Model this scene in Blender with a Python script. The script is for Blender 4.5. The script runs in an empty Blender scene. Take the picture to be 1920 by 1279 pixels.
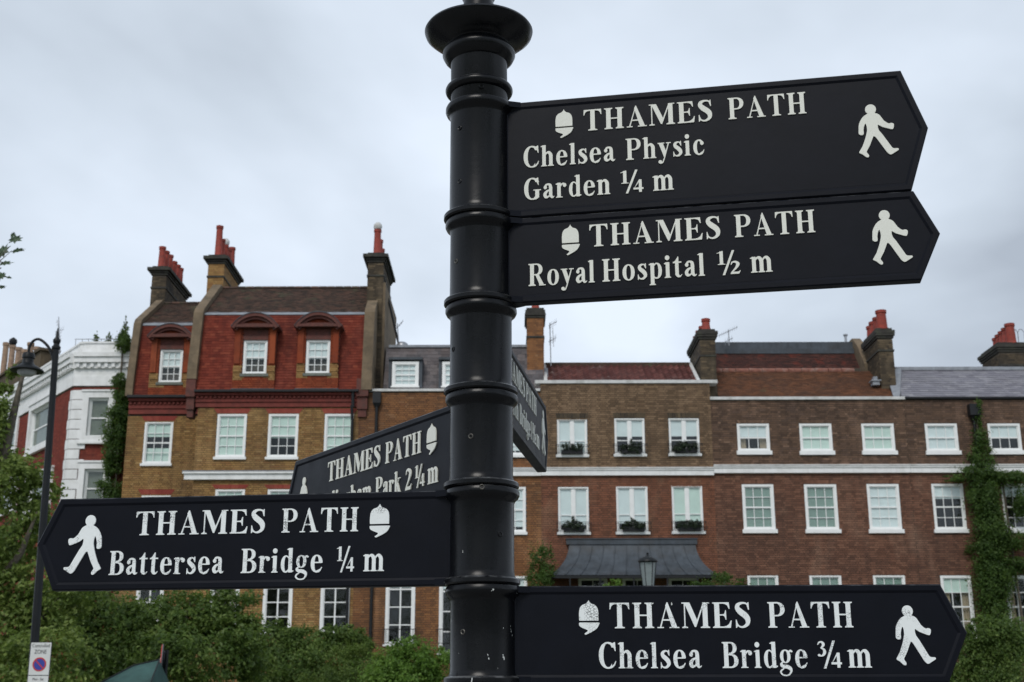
import bpy, math, random, numpy as np
from mathutils import Vector, Matrix
from mathutils.geometry import tessellate_polygon
R = math.radians
scene = bpy.context.scene

# ------------------------------------------------------------------ camera, world, sun, exposure
EZ = 1.95                       # height of the lens above the pavement
FPX, TH, ROLL = 2386.67, 0.27487, -0.00193
cam_data = bpy.data.cameras.new('camera')
cam = bpy.data.objects.new('camera', cam_data)
scene.collection.objects.link(cam)
scene.camera = cam
cam_data.sensor_width = 36.0
cam_data.lens = FPX * 36.0 / 1920
cam_data.clip_start = 0.05
cam_data.clip_end = 5000
cam.matrix_world = Matrix.Translation((0, 0, EZ)) @ Matrix.Rotation(math.pi / 2 + TH, 4, 'X') @ Matrix.Rotation(ROLL, 4, 'Z')
cam_data.dof.use_dof = True
cam_data.dof.focus_distance = 2.40
cam_data.dof.aperture_fstop = 15.0
scene.render.resolution_x, scene.render.resolution_y = 1024, 682

SUN_ELEV, SUN_ROT = R(46), R(197)
world = bpy.data.worlds.new('World'); scene.world = world; world.use_nodes = True
nt = world.node_tree; N, L = nt.nodes, nt.links; N.clear()
def wn(t, **k):
    n = N.new(t)
    for a, b in k.items(): setattr(n, a, b)
    return n
def wmath(op, a, b=None, c=None):
    n = wn('ShaderNodeMath', operation=op)
    for i, v in enumerate((a, b, c)):
        if v is None: continue
        if isinstance(v, (int, float)): n.inputs[i].default_value = v
        else: L.new(v, n.inputs[i])
    return n.outputs[0]
sky = wn('ShaderNodeTexSky', sky_type='NISHITA', sun_disc=False, sun_elevation=SUN_ELEV, sun_rotation=SUN_ROT)
bg_sky = wn('ShaderNodeBackground'); bg_sky.inputs[1].default_value = 0.10; L.new(sky.outputs[0], bg_sky.inputs[0])
tc = wn('ShaderNodeTexCoord'); sep = wn('ShaderNodeSeparateXYZ'); L.new(tc.outputs['Generated'], sep.inputs[0])
zc = wmath('ADD', wmath('MAXIMUM', sep.outputs[2], 0.0), 0.32)
comb = wn('ShaderNodeCombineXYZ')
L.new(wmath('DIVIDE', sep.outputs[0], zc), comb.inputs[0]); L.new(wmath('DIVIDE', sep.outputs[1], zc), comb.inputs[1])
comb.inputs[2].default_value = 17.7
n1 = wn('ShaderNodeTexNoise'); n1.inputs['Scale'].default_value = 1.15; n1.inputs['Detail'].default_value = 5; n1.inputs['Roughness'].default_value = 0.48; n1.inputs['Distortion'].default_value = 0.35
L.new(comb.outputs[0], n1.inputs['Vector'])
n2 = wn('ShaderNodeTexNoise'); n2.inputs['Scale'].default_value = 3.4; n2.inputs['Detail'].default_value = 4; n2.inputs['Roughness'].default_value = 0.5
L.new(comb.outputs[0], n2.inputs['Vector'])
# overcast: a little brighter low over the roofs, greyer above
low = wmath('MULTIPLY_ADD', sep.outputs[2], -0.80, 0.56)
mix_f = wmath('ADD', wmath('MULTIPLY', n1.outputs[0], 1.45), wmath('MULTIPLY', n2.outputs[0], 0.35))
mix_f = wmath('ADD', wmath('SUBTRACT', mix_f, 0.57), low)
cr = wn('ShaderNodeValToRGB'); L.new(mix_f, cr.inputs[0])
e = cr.color_ramp.elements
e[0].position = 0.36; e[0].color = (0.40, 0.45, 0.52, 1)
e[1].position = 0.82; e[1].color = (0.76, 0.84, 0.95, 1)
m_ = cr.color_ramp.elements.new(0.56); m_.color = (0.565, 0.635, 0.72, 1)
bg_c = wn('ShaderNodeBackground'); bg_c.inputs[1].default_value = 1.07; L.new(cr.outputs[0], bg_c.inputs[0])
mx = wn('ShaderNodeMixShader'); mx.inputs[0].default_value = 0.93
L.new(bg_sky.outputs[0], mx.inputs[1]); L.new(bg_c.outputs[0], mx.inputs[2])
wo = wn('ShaderNodeOutputWorld'); L.new(mx.outputs[0], wo.inputs[0])

sun_data = bpy.data.lights.new('sun', 'SUN'); sun_data.energy = 1.5; sun_data.angle = R(24); sun_data.color = (1.0, 0.96, 0.9)
sun = bpy.data.objects.new('sun', sun_data); scene.collection.objects.link(sun)
sd = Vector((math.sin(SUN_ROT) * math.cos(SUN_ELEV), math.cos(SUN_ROT) * math.cos(SUN_ELEV), math.sin(SUN_ELEV)))
sun.rotation_euler = (-sd).to_track_quat('-Z', 'Y').to_euler()
vs = scene.view_settings
vs.view_transform = 'Standard'; vs.look = 'None'; vs.exposure = 0.12; vs.gamma = 1.0; vs.use_curve_mapping = False

# ------------------------------------------------------------------ helpers
col = bpy.data.collections.new('place'); scene.collection.children.link(col)
WP = {}                          # world position of each object's origin
rnd = random.Random(7)

def at(px, py, Y):
    """The world point at depth Y seen at pixel (px, py) of the 1920 px wide photograph."""
    X, V = px - 960, py - 639.5
    c, s = math.cos(-ROLL), math.sin(-ROLL)
    X, V = X * c - V * s, X * s + V * c
    # ray in camera axes: right X, up -V, forward f
    up, fw = -V, FPX
    y = fw * math.cos(TH) - up * math.sin(TH)
    z = fw * math.sin(TH) + up * math.cos(TH)
    k = Y / y
    return X * k, EZ + z * k

def in_view(p):
    d = p[1] * math.cos(TH) + (p[2] - EZ) * math.sin(TH)
    if d <= 0: return False
    x = 960 + FPX * p[0] / d; y = 639.5 - FPX * (-p[1] * math.sin(TH) + (p[2] - EZ) * math.cos(TH)) / d
    return -20 < x < 1940 and -20 < y < 1300

def link(o, parent=None, wp=(0, 0, 0)):
    col.objects.link(o); wp = Vector(wp); WP[o] = wp
    if parent is None: o.location = wp
    else: o.parent = parent; o.location = wp - WP[parent]
    return o
def tag(o, label=None, cat=None, group=None, kind=None):
    for k, v in (('label', label), ('category', cat), ('group', group), ('kind', kind)):
        if v: o[k] = v
    return o
def thing(name, wp, label, cat, group=None):
    return tag(link(bpy.data.objects.new(name, None), None, wp), label, cat, group)

class MB:
    """Collects faces; build() links them as ONE mesh object."""
    def __init__(s): s.v = []; s.f = []
    def poly(s, pts, faces):
        b = len(s.v); s.v += [tuple(p) for p in pts]; s.f += [tuple(b + i for i in f) for f in faces]; return s
    def box(s, x0, x1, y0, y1, z0, z1, T=None):
        p = [(x0, y0, z0), (x1, y0, z0), (x1, y1, z0), (x0, y1, z0), (x0, y0, z1), (x1, y0, z1), (x1, y1, z1), (x0, y1, z1)]
        if T: p = [T(*q) for q in p]
        return s.poly(p, [(0, 3, 2, 1), (4, 5, 6, 7), (0, 1, 5, 4), (1, 2, 6, 5), (2, 3, 7, 6), (3, 0, 4, 7)])
    def prism(s, pts, a, b):
        """pts: list of 3D points (one end), other end = pts + vector b-a given as function offset."""
        n = len(pts); o = Vector(b) - Vector(a)
        q = [Vector(p) for p in pts]; q2 = [p + o for p in q]
        return s.poly(q + q2, [tuple(range(n))[::-1], tuple(range(n, 2 * n))] + [(i, (i + 1) % n, n + (i + 1) % n, n + i) for i in range(n)])
    def lathe(s, prof, c=(0, 0, 0), n=32, squash=1.0):
        b = len(s.v)
        for r, z in prof:
            for i in range(n):
                a = 2 * math.pi * i / n; s.v.append((c[0] + r * math.cos(a), c[1] + r * math.sin(a) * squash, c[2] + z))
        for j in range(len(prof) - 1):
            for i in range(n):
                k = (i + 1) % n; s.f.append((b + j * n + i, b + j * n + k, b + (j + 1) * n + k, b + (j + 1) * n + i))
        s.f.append(tuple(b + i for i in range(n))[::-1]); t = b + (len(prof) - 1) * n; s.f.append(tuple(t + i for i in range(n)))
        return s
    def tube(s, pts, rad, n=8):
        pts = [Vector(p) for p in pts]; b = len(s.v)
        if not isinstance(rad, (list, tuple)): rad = [rad] * len(pts)
        for i, p in enumerate(pts):
            d = (pts[min(i + 1, len(pts) - 1)] - pts[max(i - 1, 0)]).normalized()
            u = d.cross(Vector((0, 1, 0.01)) if abs(d.y) < .9 else Vector((1, 0, 0))).normalized(); w = d.cross(u)
            for k in range(n):
                a = 2 * math.pi * k / n; q = p + (u * math.cos(a) + w * math.sin(a)) * rad[i]; s.v.append(tuple(q))
        for j in range(len(pts) - 1):
            for k in range(n):
                m = (k + 1) % n; s.f.append((b + j * n + k, b + j * n + m, b + (j + 1) * n + m, b + (j + 1) * n + k))
        s.f.append(tuple(b + i for i in range(n))[::-1]); t = b + (len(pts) - 1) * n; s.f.append(tuple(t + i for i in range(n)))
        return s
    def build(s, name, mat, parent=None, smooth=False, local=False, kind=None, label=None, autosmooth=None):
        me = bpy.data.meshes.new(name)
        v = np.array(s.v, dtype=float).reshape(-1, 3)
        c = np.zeros(3) if local else (v.min(0) + v.max(0)) / 2
        me.from_pydata([tuple(q) for q in (v - c)], [], s.f); me.update()
        import bmesh
        bm = bmesh.new(); bm.from_mesh(me); bmesh.ops.recalc_face_normals(bm, faces=bm.faces[:]); bm.to_mesh(me); bm.free()
        if smooth:
            for p in me.polygons: p.use_smooth = True
            me.set_sharp_from_angle(angle=autosmooth or R(40))
        me.materials.append(mat)
        o = bpy.data.objects.new(name, me)
        if local: link(o, parent, WP[parent] if parent else (0, 0, 0))
        else: link(o, parent, c)
        if kind: o['kind'] = kind
        if label: o['label'] = label
        return o

# ---- materials
def nodes(mat): return mat.node_tree.nodes, mat.node_tree.links
def newmat(name):
    m = bpy.data.materials.new(name); m.use_nodes = True
    return m, *nodes(m), m.node_tree.nodes['Principled BSDF']
def ramp(N, stops):
    r = N.new('ShaderNodeValToRGB'); el = r.color_ramp.elements
    while len(el) < len(stops): el.new(0.5)
    for q, (p, c) in zip(el, stops): q.position = p; q.color = (*c, 1)
    return r
def mnode(N, L, op, a, b=None, clamp=False):
    n = N.new('ShaderNodeMath'); n.operation = op; n.use_clamp = clamp
    for i, v in enumerate((a, b)):
        if v is None: continue
        if isinstance(v, (int, float)): n.inputs[i].default_value = v
        else: L.new(v, n.inputs[i])
    return n.outputs[0]
def noise(N, L, scale, detail=4, rough=.55, coord='pos', vscale=None, dist=0):
    n = N.new('ShaderNodeTexNoise'); n.inputs['Scale'].default_value = scale; n.inputs['Detail'].default_value = detail; n.inputs['Roughness'].default_value = rough; n.inputs['Distortion'].default_value = dist
    if coord == 'pos': src = N.new('ShaderNodeNewGeometry').outputs['Position']
    else: src = N.new('ShaderNodeTexCoord').outputs['Object']
    if vscale:
        mp = N.new('ShaderNodeMapping'); mp.inputs['Scale'].default_value = vscale; L.new(src, mp.inputs[0]); src = mp.outputs[0]
    L.new(src, n.inputs['Vector']); return n.outputs[0]
def mixc(N, L, f, a, b, blend='MIX'):
    n = N.new('ShaderNodeMix'); n.data_type = 'RGBA'; n.blend_type = blend
    for i, v in ((0, f), (6, a), (7, b)):
        if isinstance(v, (int, float)): n.inputs[i].default_value = v
        elif isinstance(v, tuple): n.inputs[i].default_value = (*v, 1)
        else: L.new(v, n.inputs[i])
    return n.outputs[2]
def bump(N, L, h, dist, strength=1.0):
    b = N.new('ShaderNodeBump'); b.inputs['Distance'].default_value = dist; b.inputs['Strength'].default_value = strength; L.new(h, b.inputs['Height']); return b.outputs[0]

def plain(name, c, rough=.6, var=.15, scale=6, bmp=0, metal=0, dirt=None, streak=0, spec=.5):
    m, N, L, P = newmat(name)
    lo = tuple(x * (1 - var) for x in c); hi = tuple(min(1, x * (1 + var)) for x in c)
    r = ramp(N, [(.3, lo), (.7, hi)]); L.new(noise(N, L, scale), r.inputs[0]); out = r.outputs[0]
    if dirt:
        f = mnode(N, L, 'MULTIPLY', mnode(N, L, 'SUBTRACT', noise(N, L, scale * .6, 6, .65), .48, True), 4 * dirt[1], True)
        out = mixc(N, L, f, out, dirt[0])
    if streak:
        f = mnode(N, L, 'MULTIPLY', mnode(N, L, 'SUBTRACT', noise(N, L, 3, 4, .6, vscale=(2.5, 2.5, .25)), .5, True), streak, True)
        out = mixc(N, L, f, out, tuple(x * .45 for x in c))
    L.new(out, P.inputs['Base Color']); P.inputs['Roughness'].default_value = rough; P.inputs['Metallic'].default_value = metal
    P.inputs['Specular IOR Level'].default_value = spec
    if bmp: L.new(bump(N, L, noise(N, L, scale * 4), bmp), P.inputs['Normal'])
    return m

def pieces_mat(name, stops, rough=.85, stain=((.05, .045, .04), .35), moss=None, stain_scale=.5, low=None, fine=.25, spec=.25):
    """One colour per brick / tile / slate: island and object randoms through a ramp, then soot and lichen."""
    m, N, L, P = newmat(name)
    def squeeze(st, k=.8):
        mean = [sum(c[i] for _, c in st) / len(st) for i in range(3)]
        return [(p, tuple(mean[i] + (c[i] - mean[i]) * k for i in range(3))) for p, c in st]
    if 'brick' in name:
        if 'yellow' not in name: stops = [(p, tuple(x * 1.14 for x in c)) for p, c in stops]; low = low and (low[0], [(p, tuple(x * 1.14 for x in c)) for p, c in low[1]])
        stops = squeeze(stops)
        if low: low = (low[0], squeeze(low[1]))
    g = N.new('ShaderNodeNewGeometry'); oi = N.new('ShaderNodeObjectInfo')
    f = mnode(N, L, 'FRACT', mnode(N, L, 'ADD', g.outputs['Random Per Island'], oi.outputs['Random']))
    r = ramp(N, stops); r.color_ramp.interpolation = 'LINEAR'; L.new(f, r.inputs[0]); out = r.outputs[0]
    if low:   # (z, colours): brickwork of another batch below a height
        r2 = ramp(N, low[1]); L.new(f, r2.inputs[0])
        sx = N.new('ShaderNodeSeparateXYZ'); L.new(g.outputs['Position'], sx.inputs[0])
        out = mixc(N, L, mnode(N, L, 'LESS_THAN', sx.outputs[2], low[0]), out, r2.outputs[0])
    nf = noise(N, L, 22, 3, .6)
    out = mixc(N, L, mnode(N, L, 'MULTIPLY', nf, fine * 2), out, (.5, .5, .5), 'OVERLAY') if False else mixc(N, L, mnode(N, L, 'MULTIPLY', mnode(N, L, 'SUBTRACT', nf, .45, True), fine * 5, True), out, tuple(x * .55 for x in stops[0][1]))
    s = mnode(N, L, 'MULTIPLY', mnode(N, L, 'SUBTRACT', noise(N, L, stain_scale, 6, .6), stain[2] if len(stain) > 2 else .47, True), 5 * stain[1], True)
    out = mixc(N, L, s, out, stain[0])
    s2 = mnode(N, L, 'MULTIPLY', mnode(N, L, 'SUBTRACT', noise(N, L, stain_scale * 2.3, 5, .6, vscale=(1, 1, .45)), .54, True), 1.6, True)
    out = mixc(N, L, s2, out, tuple(min(1, x * 1.5 + .02) for x in stops[-1][1]))
    s3 = mnode(N, L, 'MULTIPLY', mnode(N, L, 'SUBTRACT', noise(N, L, 2.4, 4, .6, vscale=(1, 1, .14)), .55, True), 4.5 * stain[1], True)
    out = mixc(N, L, s3, out, tuple(x * .9 for x in stain[0]))
    if moss:
        f2 = mnode(N, L, 'MULTIPLY', mnode(N, L, 'SUBTRACT', noise(N, L, 1.3, 7, .7), moss[1], True), 9, True)
        out = mixc(N, L, f2, out, moss[0])
    L.new(out, P.inputs['Base Color']); P.inputs['Roughness'].default_value = rough; P.inputs['Specular IOR Level'].default_value = spec
    return m

BR_YEL = [(0, (.18, .098, .036)), (.3, (.32, .185, .068)), (.6, (.38, .23, .085)), (.85, (.27, .130, .050)), (1, (.44, .285, .120))]
BR_ORG = [(0, (.12, .058, .03)), (.35, (.215, .096, .040)), (.7, (.265, .122, .05)), (.9, (.16, .07, .035)), (1, (.31, .165, .08))]
BR_BRN = [(0, (.10, .064, .038)), (.35, (.155, .10, .06)), (.7, (.19, .125, .074)), (1, (.25, .165, .10))]
BR_RDB = [(0, (.12, .050, .030)), (.35, (.185, .074, .043)), (.7, (.23, .094, .054)), (1, (.16, .070, .046))]
BR_DRK = [(0, (.060, .038, .027)), (.4, (.115, .070, .047)), (.75, (.155, .094, .062)), (.92, (.095, .062, .048)), (1, (.25, .155, .105))]
BR_DRK2 = [(0, (.095, .045, .030)), (.5, (.155, .072, .047)), (1, (.215, .106, .068))]
M = {}
M['brick_yellow'] = pieces_mat('yellow_stock_brick', BR_YEL)
M['brick_orange'] = pieces_mat('orange_brown_brick', BR_ORG, stain=((.06, .045, .035), .45))
_, zs = at(1200, 884, 43)
M['brick_middle'] = pieces_mat('brown_over_red_brick', BR_BRN, low=(zs, BR_RDB), stain=((.06, .045, .035), .3))
M['brick_right'] = pieces_mat('dark_brown_red_brick', BR_DRK, low=(zs, BR_DRK2), stain=((.055, .04, .035), .35))
M['brick_red'] = pieces_mat('deep_red_brick', [(0, (.15, .028, .02)), (.5, (.20, .038, .025)), (1, (.25, .058, .036))])
M['brick_rubbed'] = pieces_mat('red_rubber_brick', [(0, (.21, .038, .03)), (.5, (.25, .05, .038)), (1, (.29, .07, .05))], stain=((.1, .04, .03), .25))
M['brick_terracotta'] = pieces_mat('orange_terracotta_brick', [(0, (.17, .032, .013)), (.5, (.225, .046, .018)), (1, (.28, .066, .025))], stain=((.09, .03, .02), .5), stain_scale=1.2)
M['brick_sooty'] = pieces_mat('sooty_chimney_brick', [(0, (.036, .029, .022)), (.4, (.07, .053, .035)), (.8, (.10, .076, .048)), (1, (.15, .11, .068))], stain=((.03, .028, .025), .7), stain_scale=1.1)
M['tile_red'] = pieces_mat('red_hung_tile', [(0, (.12, .021, .013)), (.4, (.165, .029, .017)), (.8, (.20, .038, .021)), (1, (.24, .055, .03))], stain=((.07, .018, .014), .45), stain_scale=.8)
M['tile_old'] = pieces_mat('old_dark_roof_tile', [(0, (.034, .025, .019)), (.5, (.064, .040, .029)), (1, (.115, .060, .042))], stain=((.045, .03, .024), .5), moss=((.085, .085, .05), .56), stain_scale=1.0)
M['tile_brown'] = pieces_mat('brown_clay_roof_tile', [(0, (.075, .034, .018)), (.5, (.115, .048, .024)), (1, (.155, .064, .03))], stain=((.06, .035, .025), .5), moss=((.10, .09, .05), .62), stain_scale=.9)
M['tile_patch'] = pieces_mat('dark_and_red_roof_tile', [(0, (.036, .018, .015)), (.5, (.055, .022, .018)), (1, (.08, .03, .022))], stain=((.20, .034, .018), .9, .58), stain_scale=.8)
M['pantile'] = pieces_mat('red_pantile', [(0, (.085, .028, .024)), (.5, (.125, .042, .036)), (1, (.17, .068, .056))], stain=((.06, .03, .028), .5), moss=((.26, .2, .18), .60), stain_scale=1.3)
M['slate'] = pieces_mat('grey_purple_slate', [(0, (.15, .145, .17)), (.5, (.19, .185, .215)), (1, (.235, .23, .25))], rough=.55, stain=((.12, .115, .13), .4), stain_scale=.8, spec=.4)
M['slate_dark'] = pieces_mat('dark_mansard_slate', [(0, (.06, .055, .06)), (.5, (.10, .09, .095)), (1, (.15, .13, .13))], rough=.6, stain=((.09, .06, .05), .5), stain_scale=1.1)
M['mortar'] = plain('mortar', (.050, .041, .033), .95, .25, 5)
M['mortar_dark'] = plain('dark_mortar', (.09, .075, .06), .95, .25, 5)
M['white'] = plain('white_joinery_paint', (.82, .83, .82), .45, .04, 8)
M['cornice_red'] = plain('dark_red_cornice', (.17, .034, .025), .85, .2, 6, dirt=((.08, .025, .02), .6))
M['cap_soot'] = plain('soot_black_cap', (.035, .032, .028), .9, .4, 6, dirt=((.07, .075, .05), .7))
M['stucco'] = plain('white_stucco', (.80, .805, .80), .7, .05, 4, dirt=((.5, .5, .46), .4), streak=.8)
M['coping'] = plain('pale_coping', (.60, .60, .59), .7, .12, 5, dirt=((.25, .25, .22), .7))
M['render'] = plain('tan_cement_render', (.17, .125, .078), .9, .25, 2.5, bmp=.01, dirt=((.06, .05, .035), .8), streak=1.5)
M['lead'] = plain('grey_lead', (.062, .074, .088), .55, .25, 3, dirt=((.05, .045, .04), .5), streak=2.2, spec=.3)
M['ridge'] = plain('weathered_ridge_tile', (.21, .085, .06), .85, .3, 7, dirt=((.35, .28, .24), .6))
M['blind_sage'] = plain('sage_green_blind', (.20, .29, .25), .8, .1, 3)
M['blind_olive'] = plain('olive_curtain', (.13, .15, .12), .9, .2, 3)
M['lead_light'] = plain('pale_lead_flashing', (.26, .28, .31), .55, .2, 6, dirt=((.12, .12, .13), .6))
M['iron'] = plain('black_iron', (.012, .013, .015), .5, .2, 9, spec=.3)
M['sillgreen'] = plain('grey_green_sill', (.14, .15, .13), .8, .2, 9)
M['moulding_red'] = plain('dull_red_moulding', (.115, .036, .027), .8, .2, 7, dirt=((.05, .03, .025), .9))
M['pot'] = plain('red_clay_pot', (.27, .042, .028), .8, .25, 9, dirt=((.09, .05, .04), .5))
M['pot_buff'] = plain('buff_clay_pot', (.33, .22, .15), .8, .2, 9, dirt=((.08, .06, .05), .7))
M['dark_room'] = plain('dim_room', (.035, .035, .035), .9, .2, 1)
M['blind'] = plain('pale_green_blind', (.56, .69, .63), .8, .05, 3)
M['blind_white'] = plain('pale_white_blind', (.66, .73, .74), .8, .05, 3)
M['curtain'] = plain('beige_curtain', (.36, .29, .2), .9, .2, 6)
M['soil'] = plain('dark_soil', (.04, .03, .02), .95, .3, 9)
M['bark'] = plain('grey_brown_bark', (.10, .085, .065), .9, .4, 12, bmp=.01)
M['lamp_metal'] = plain('dark_green_black_lamp_metal', (.010, .012, .014), .45, .2, 5, spec=.25)
M['aluminium'] = plain('dull_aluminium', (.32, .33, .35), .4, .1, 8, metal=.6)

def glassmat(name, tint, refl):
    m, N, L, P = newmat(name); N.remove(P); out = N['Material Output']
    t = N.new('ShaderNodeBsdfTransparent'); t.inputs[0].default_value = (*tint, 1)
    g = N.new('ShaderNodeBsdfGlossy'); g.inputs['Roughness'].default_value = .03; g.inputs[0].default_value = (.9, .95, .95, 1)
    L.new(bump(N, L, noise(N, L, 2.2, 1), .004), g.inputs['Normal'])
    fr = N.new('ShaderNodeFresnel'); fr.inputs[0].default_value = refl
    x = N.new('ShaderNodeMixShader'); bf = N.new('ShaderNodeNewGeometry').outputs['Backfacing']; L.new(mnode(N, L, 'MULTIPLY', fr.outputs[0], mnode(N, L, 'SUBTRACT', 1.0, bf)), x.inputs[0]); L.new(t.outputs[0], x.inputs[1]); L.new(g.outputs[0], x.inputs[2]); L.new(x.outputs[0], out.inputs[0])
    return m
M['glass'] = glassmat('old_window_glass', (.975, .99, .985), 1.6)

def leafmat(name, stops, trans=.44, gloss=.35):
    m, N, L, P = newmat(name)
    g = N.new('ShaderNodeNewGeometry'); oi = N.new('ShaderNodeObjectInfo')
    f = mnode(N, L, 'FRACT', mnode(N, L, 'ADD', g.outputs['Random Per Island'], oi.outputs['Random']))
    f = mnode(N, L, 'ADD', mnode(N, L, 'MULTIPLY', f, .42), mnode(N, L, 'MULTIPLY', mnode(N, L, 'SUBTRACT', noise(N, L, 1.7, 4, .6), .22), 1.15))
    r = ramp(N, stops); L.new(f, r.inputs[0]); L.new(r.outputs[0], P.inputs['Base Color']); P.inputs['Roughness'].default_value = gloss + .15; P.inputs['Specular IOR Level'].default_value = .35
    t = N.new('ShaderNodeBsdfTranslucent'); tcol = mixc(N, L, .5, r.outputs[0], (.20, .30, .04)); L.new(tcol, t.inputs[0])
    x = N.new('ShaderNodeMixShader'); x.inputs[0].default_value = trans; L.new(P.outputs[0], x.inputs[1]); L.new(t.outputs[0], x.inputs[2]); L.new(x.outputs[0], N['Material Output'].inputs[0])
    return m
M['leaf_plane'] = leafmat('plane_leaf', [(.12, (.05, .085, .020)), (.45, (.125, .185, .040)), (.8, (.26, .33, .085))])
M['leaf_dark'] = leafmat('dark_leaf', [(.12, (.026, .054, .013)), (.5, (.080, .138, .030)), (.85, (.21, .29, .075))])
M['leaf_bright'] = leafmat('bright_leaf', [(.12, (.055, .115, .020)), (.5, (.12, .23, .035)), (.85, (.2, .33, .06))])
M['leaf_ivy'] = leafmat('creeper_leaf', [(.12, (.024, .056, .013)), (.5, (.055, .108, .024)), (.85, (.115, .19, .042))])
M['leaf_box'] = leafmat('window_box_leaf', [(.15, (.012, .022, .012)), (.9, (.035, .055, .028))], .1)

# ---- facade frames: u along the wall, d into the building, z up
class Frame:
    def __init__(s, ox, oy, ang=0.0): s.ox, s.oy, s.a = ox, oy, ang; s.c, s.s = math.cos(ang), math.sin(ang)
    def __call__(s, u, d, z): return (s.ox + u * s.c - d * s.s, s.oy + u * s.s + d * s.c, z)
    def hit(s, px, py, d=0.0):
        """(u, z) on the plane at depth d behind the facade, seen at the pixel."""
        # ray: x = t*dx, y = t*dy, z = EZ + t*dz with dy = 1
        x1, z1 = at(px, py, 1.0); dx, dz = x1, z1 - EZ
        ox, oy = s.ox - d * s.s, s.oy + d * s.c
        # t*dx = ox + u*c ; t = oy + u*s
        u = (oy * dx - ox) / (s.c - s.s * dx); t = oy + u * s.s
        return u, EZ + t * dz

UNIT = {}
def unit_mesh(name, mat):
    k = (name, mat.name)
    if k not in UNIT:
        b = MB().box(-.5, .5, -.5, .5, -.5, .5); me = bpy.data.meshes.new(name); me.from_pydata(b.v, [], b.f); me.update(); me.materials.append(mat); UNIT[k] = me
    return UNIT[k]
BOXF = np.array([(0, 3, 2, 1), (4, 5, 6, 7), (0, 1, 5, 4), (1, 2, 6, 5), (2, 3, 7, 6), (3, 0, 4, 7)])
BOXV = np.array([(-.5, -.5, -.5), (.5, -.5, -.5), (.5, .5, -.5), (-.5, .5, -.5), (-.5, -.5, .5), (.5, -.5, .5), (.5, .5, .5), (-.5, .5, .5)])
def mesh_np(name, V, F, mat):
    me = bpy.data.meshes.new(name); n = len(F); k = F.shape[1]
    me.vertices.add(len(V)); me.vertices.foreach_set('co', V.astype(np.float32).ravel())
    me.loops.add(n * k); me.loops.foreach_set('vertex_index', F.astype(np.int32).ravel())
    me.polygons.add(n); me.polygons.foreach_set('loop_start', np.arange(0, n * k, k, dtype=np.int32))
    try: me.polygons.foreach_set('loop_total', np.full(n, k, dtype=np.int32))
    except Exception: pass
    me.update(calc_edges=True); me.shade_flat(); me.materials.append(mat); return me
def pieces(parent, name, mass, items, mat, fr, limit=300):
    """items: (u, d, z, wu, wd, wz, tilt[, roll]); nearest `limit` in view become parts of their own, the rest one mass."""
    if not items: return
    pos = [fr(i[0], i[1], i[2]) for i in items]
    order = sorted(range(len(items)), key=lambda k: (not in_view(pos[k]), pos[k][0] ** 2 + pos[k][1] ** 2 + (pos[k][2] - EZ) ** 2))
    me = unit_mesh(name, mat)
    for k in order[:limit]:
        it = items[k]; o = bpy.data.objects.new(name, me); link(o, parent, pos[k])
        o.scale = (it[3], it[4], it[5]); o.rotation_euler = (it[6], it[7] if len(it) > 7 else 0, fr.a)
    rest = order[limit:]
    if not rest: return
    A = np.array([items[k][:7] for k in rest]); n = len(A)
    V = BOXV[None] * A[:, None, 3:6]
    ct, st = np.cos(A[:, 6])[:, None], np.sin(A[:, 6])[:, None]
    y = V[..., 1] * ct - V[..., 2] * st; z = V[..., 1] * st + V[..., 2] * ct
    u = V[..., 0] + A[:, None, 0]; d = y + A[:, None, 1]; z = z + A[:, None, 2]
    W = np.stack([fr.ox + u * fr.c - d * fr.s, fr.oy + u * fr.s + d * fr.c, z], -1).reshape(-1, 3)
    c = W.mean(0)
    F = (BOXF[None] + 8 * np.arange(n)[:, None, None]).reshape(-1, 4)
    o = bpy.data.objects.new(mass, mesh_np(mass, W - c, F, mat)); link(o, parent, c); o['kind'] = 'stuff'
    return o

def rect_minus(u0, u1, z0, z1, holes):
    us = sorted({u0, u1, *[h[0] for h in holes if u0 < h[0] < u1], *[h[1] for h in holes if u0 < h[1] < u1]})
    zs_ = sorted({z0, z1, *[h[2] for h in holes if z0 < h[2] < z1], *[h[3] for h in holes if z0 < h[3] < z1]})
    for a, b in zip(us[:-1], us[1:]):
        run = None
        for c, d in zip(zs_[:-1], zs_[1:]):
            m, n = (a + b) / 2, (c + d) / 2
            free = not any(h[0] < m < h[1] and h[2] < n < h[3] for h in holes)
            if free: run = (run[0], d) if run else (c, d)
            elif run: yield a, b, run[0], run[1]; run = None
        if run: yield a, b, run[0], run[1]

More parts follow.
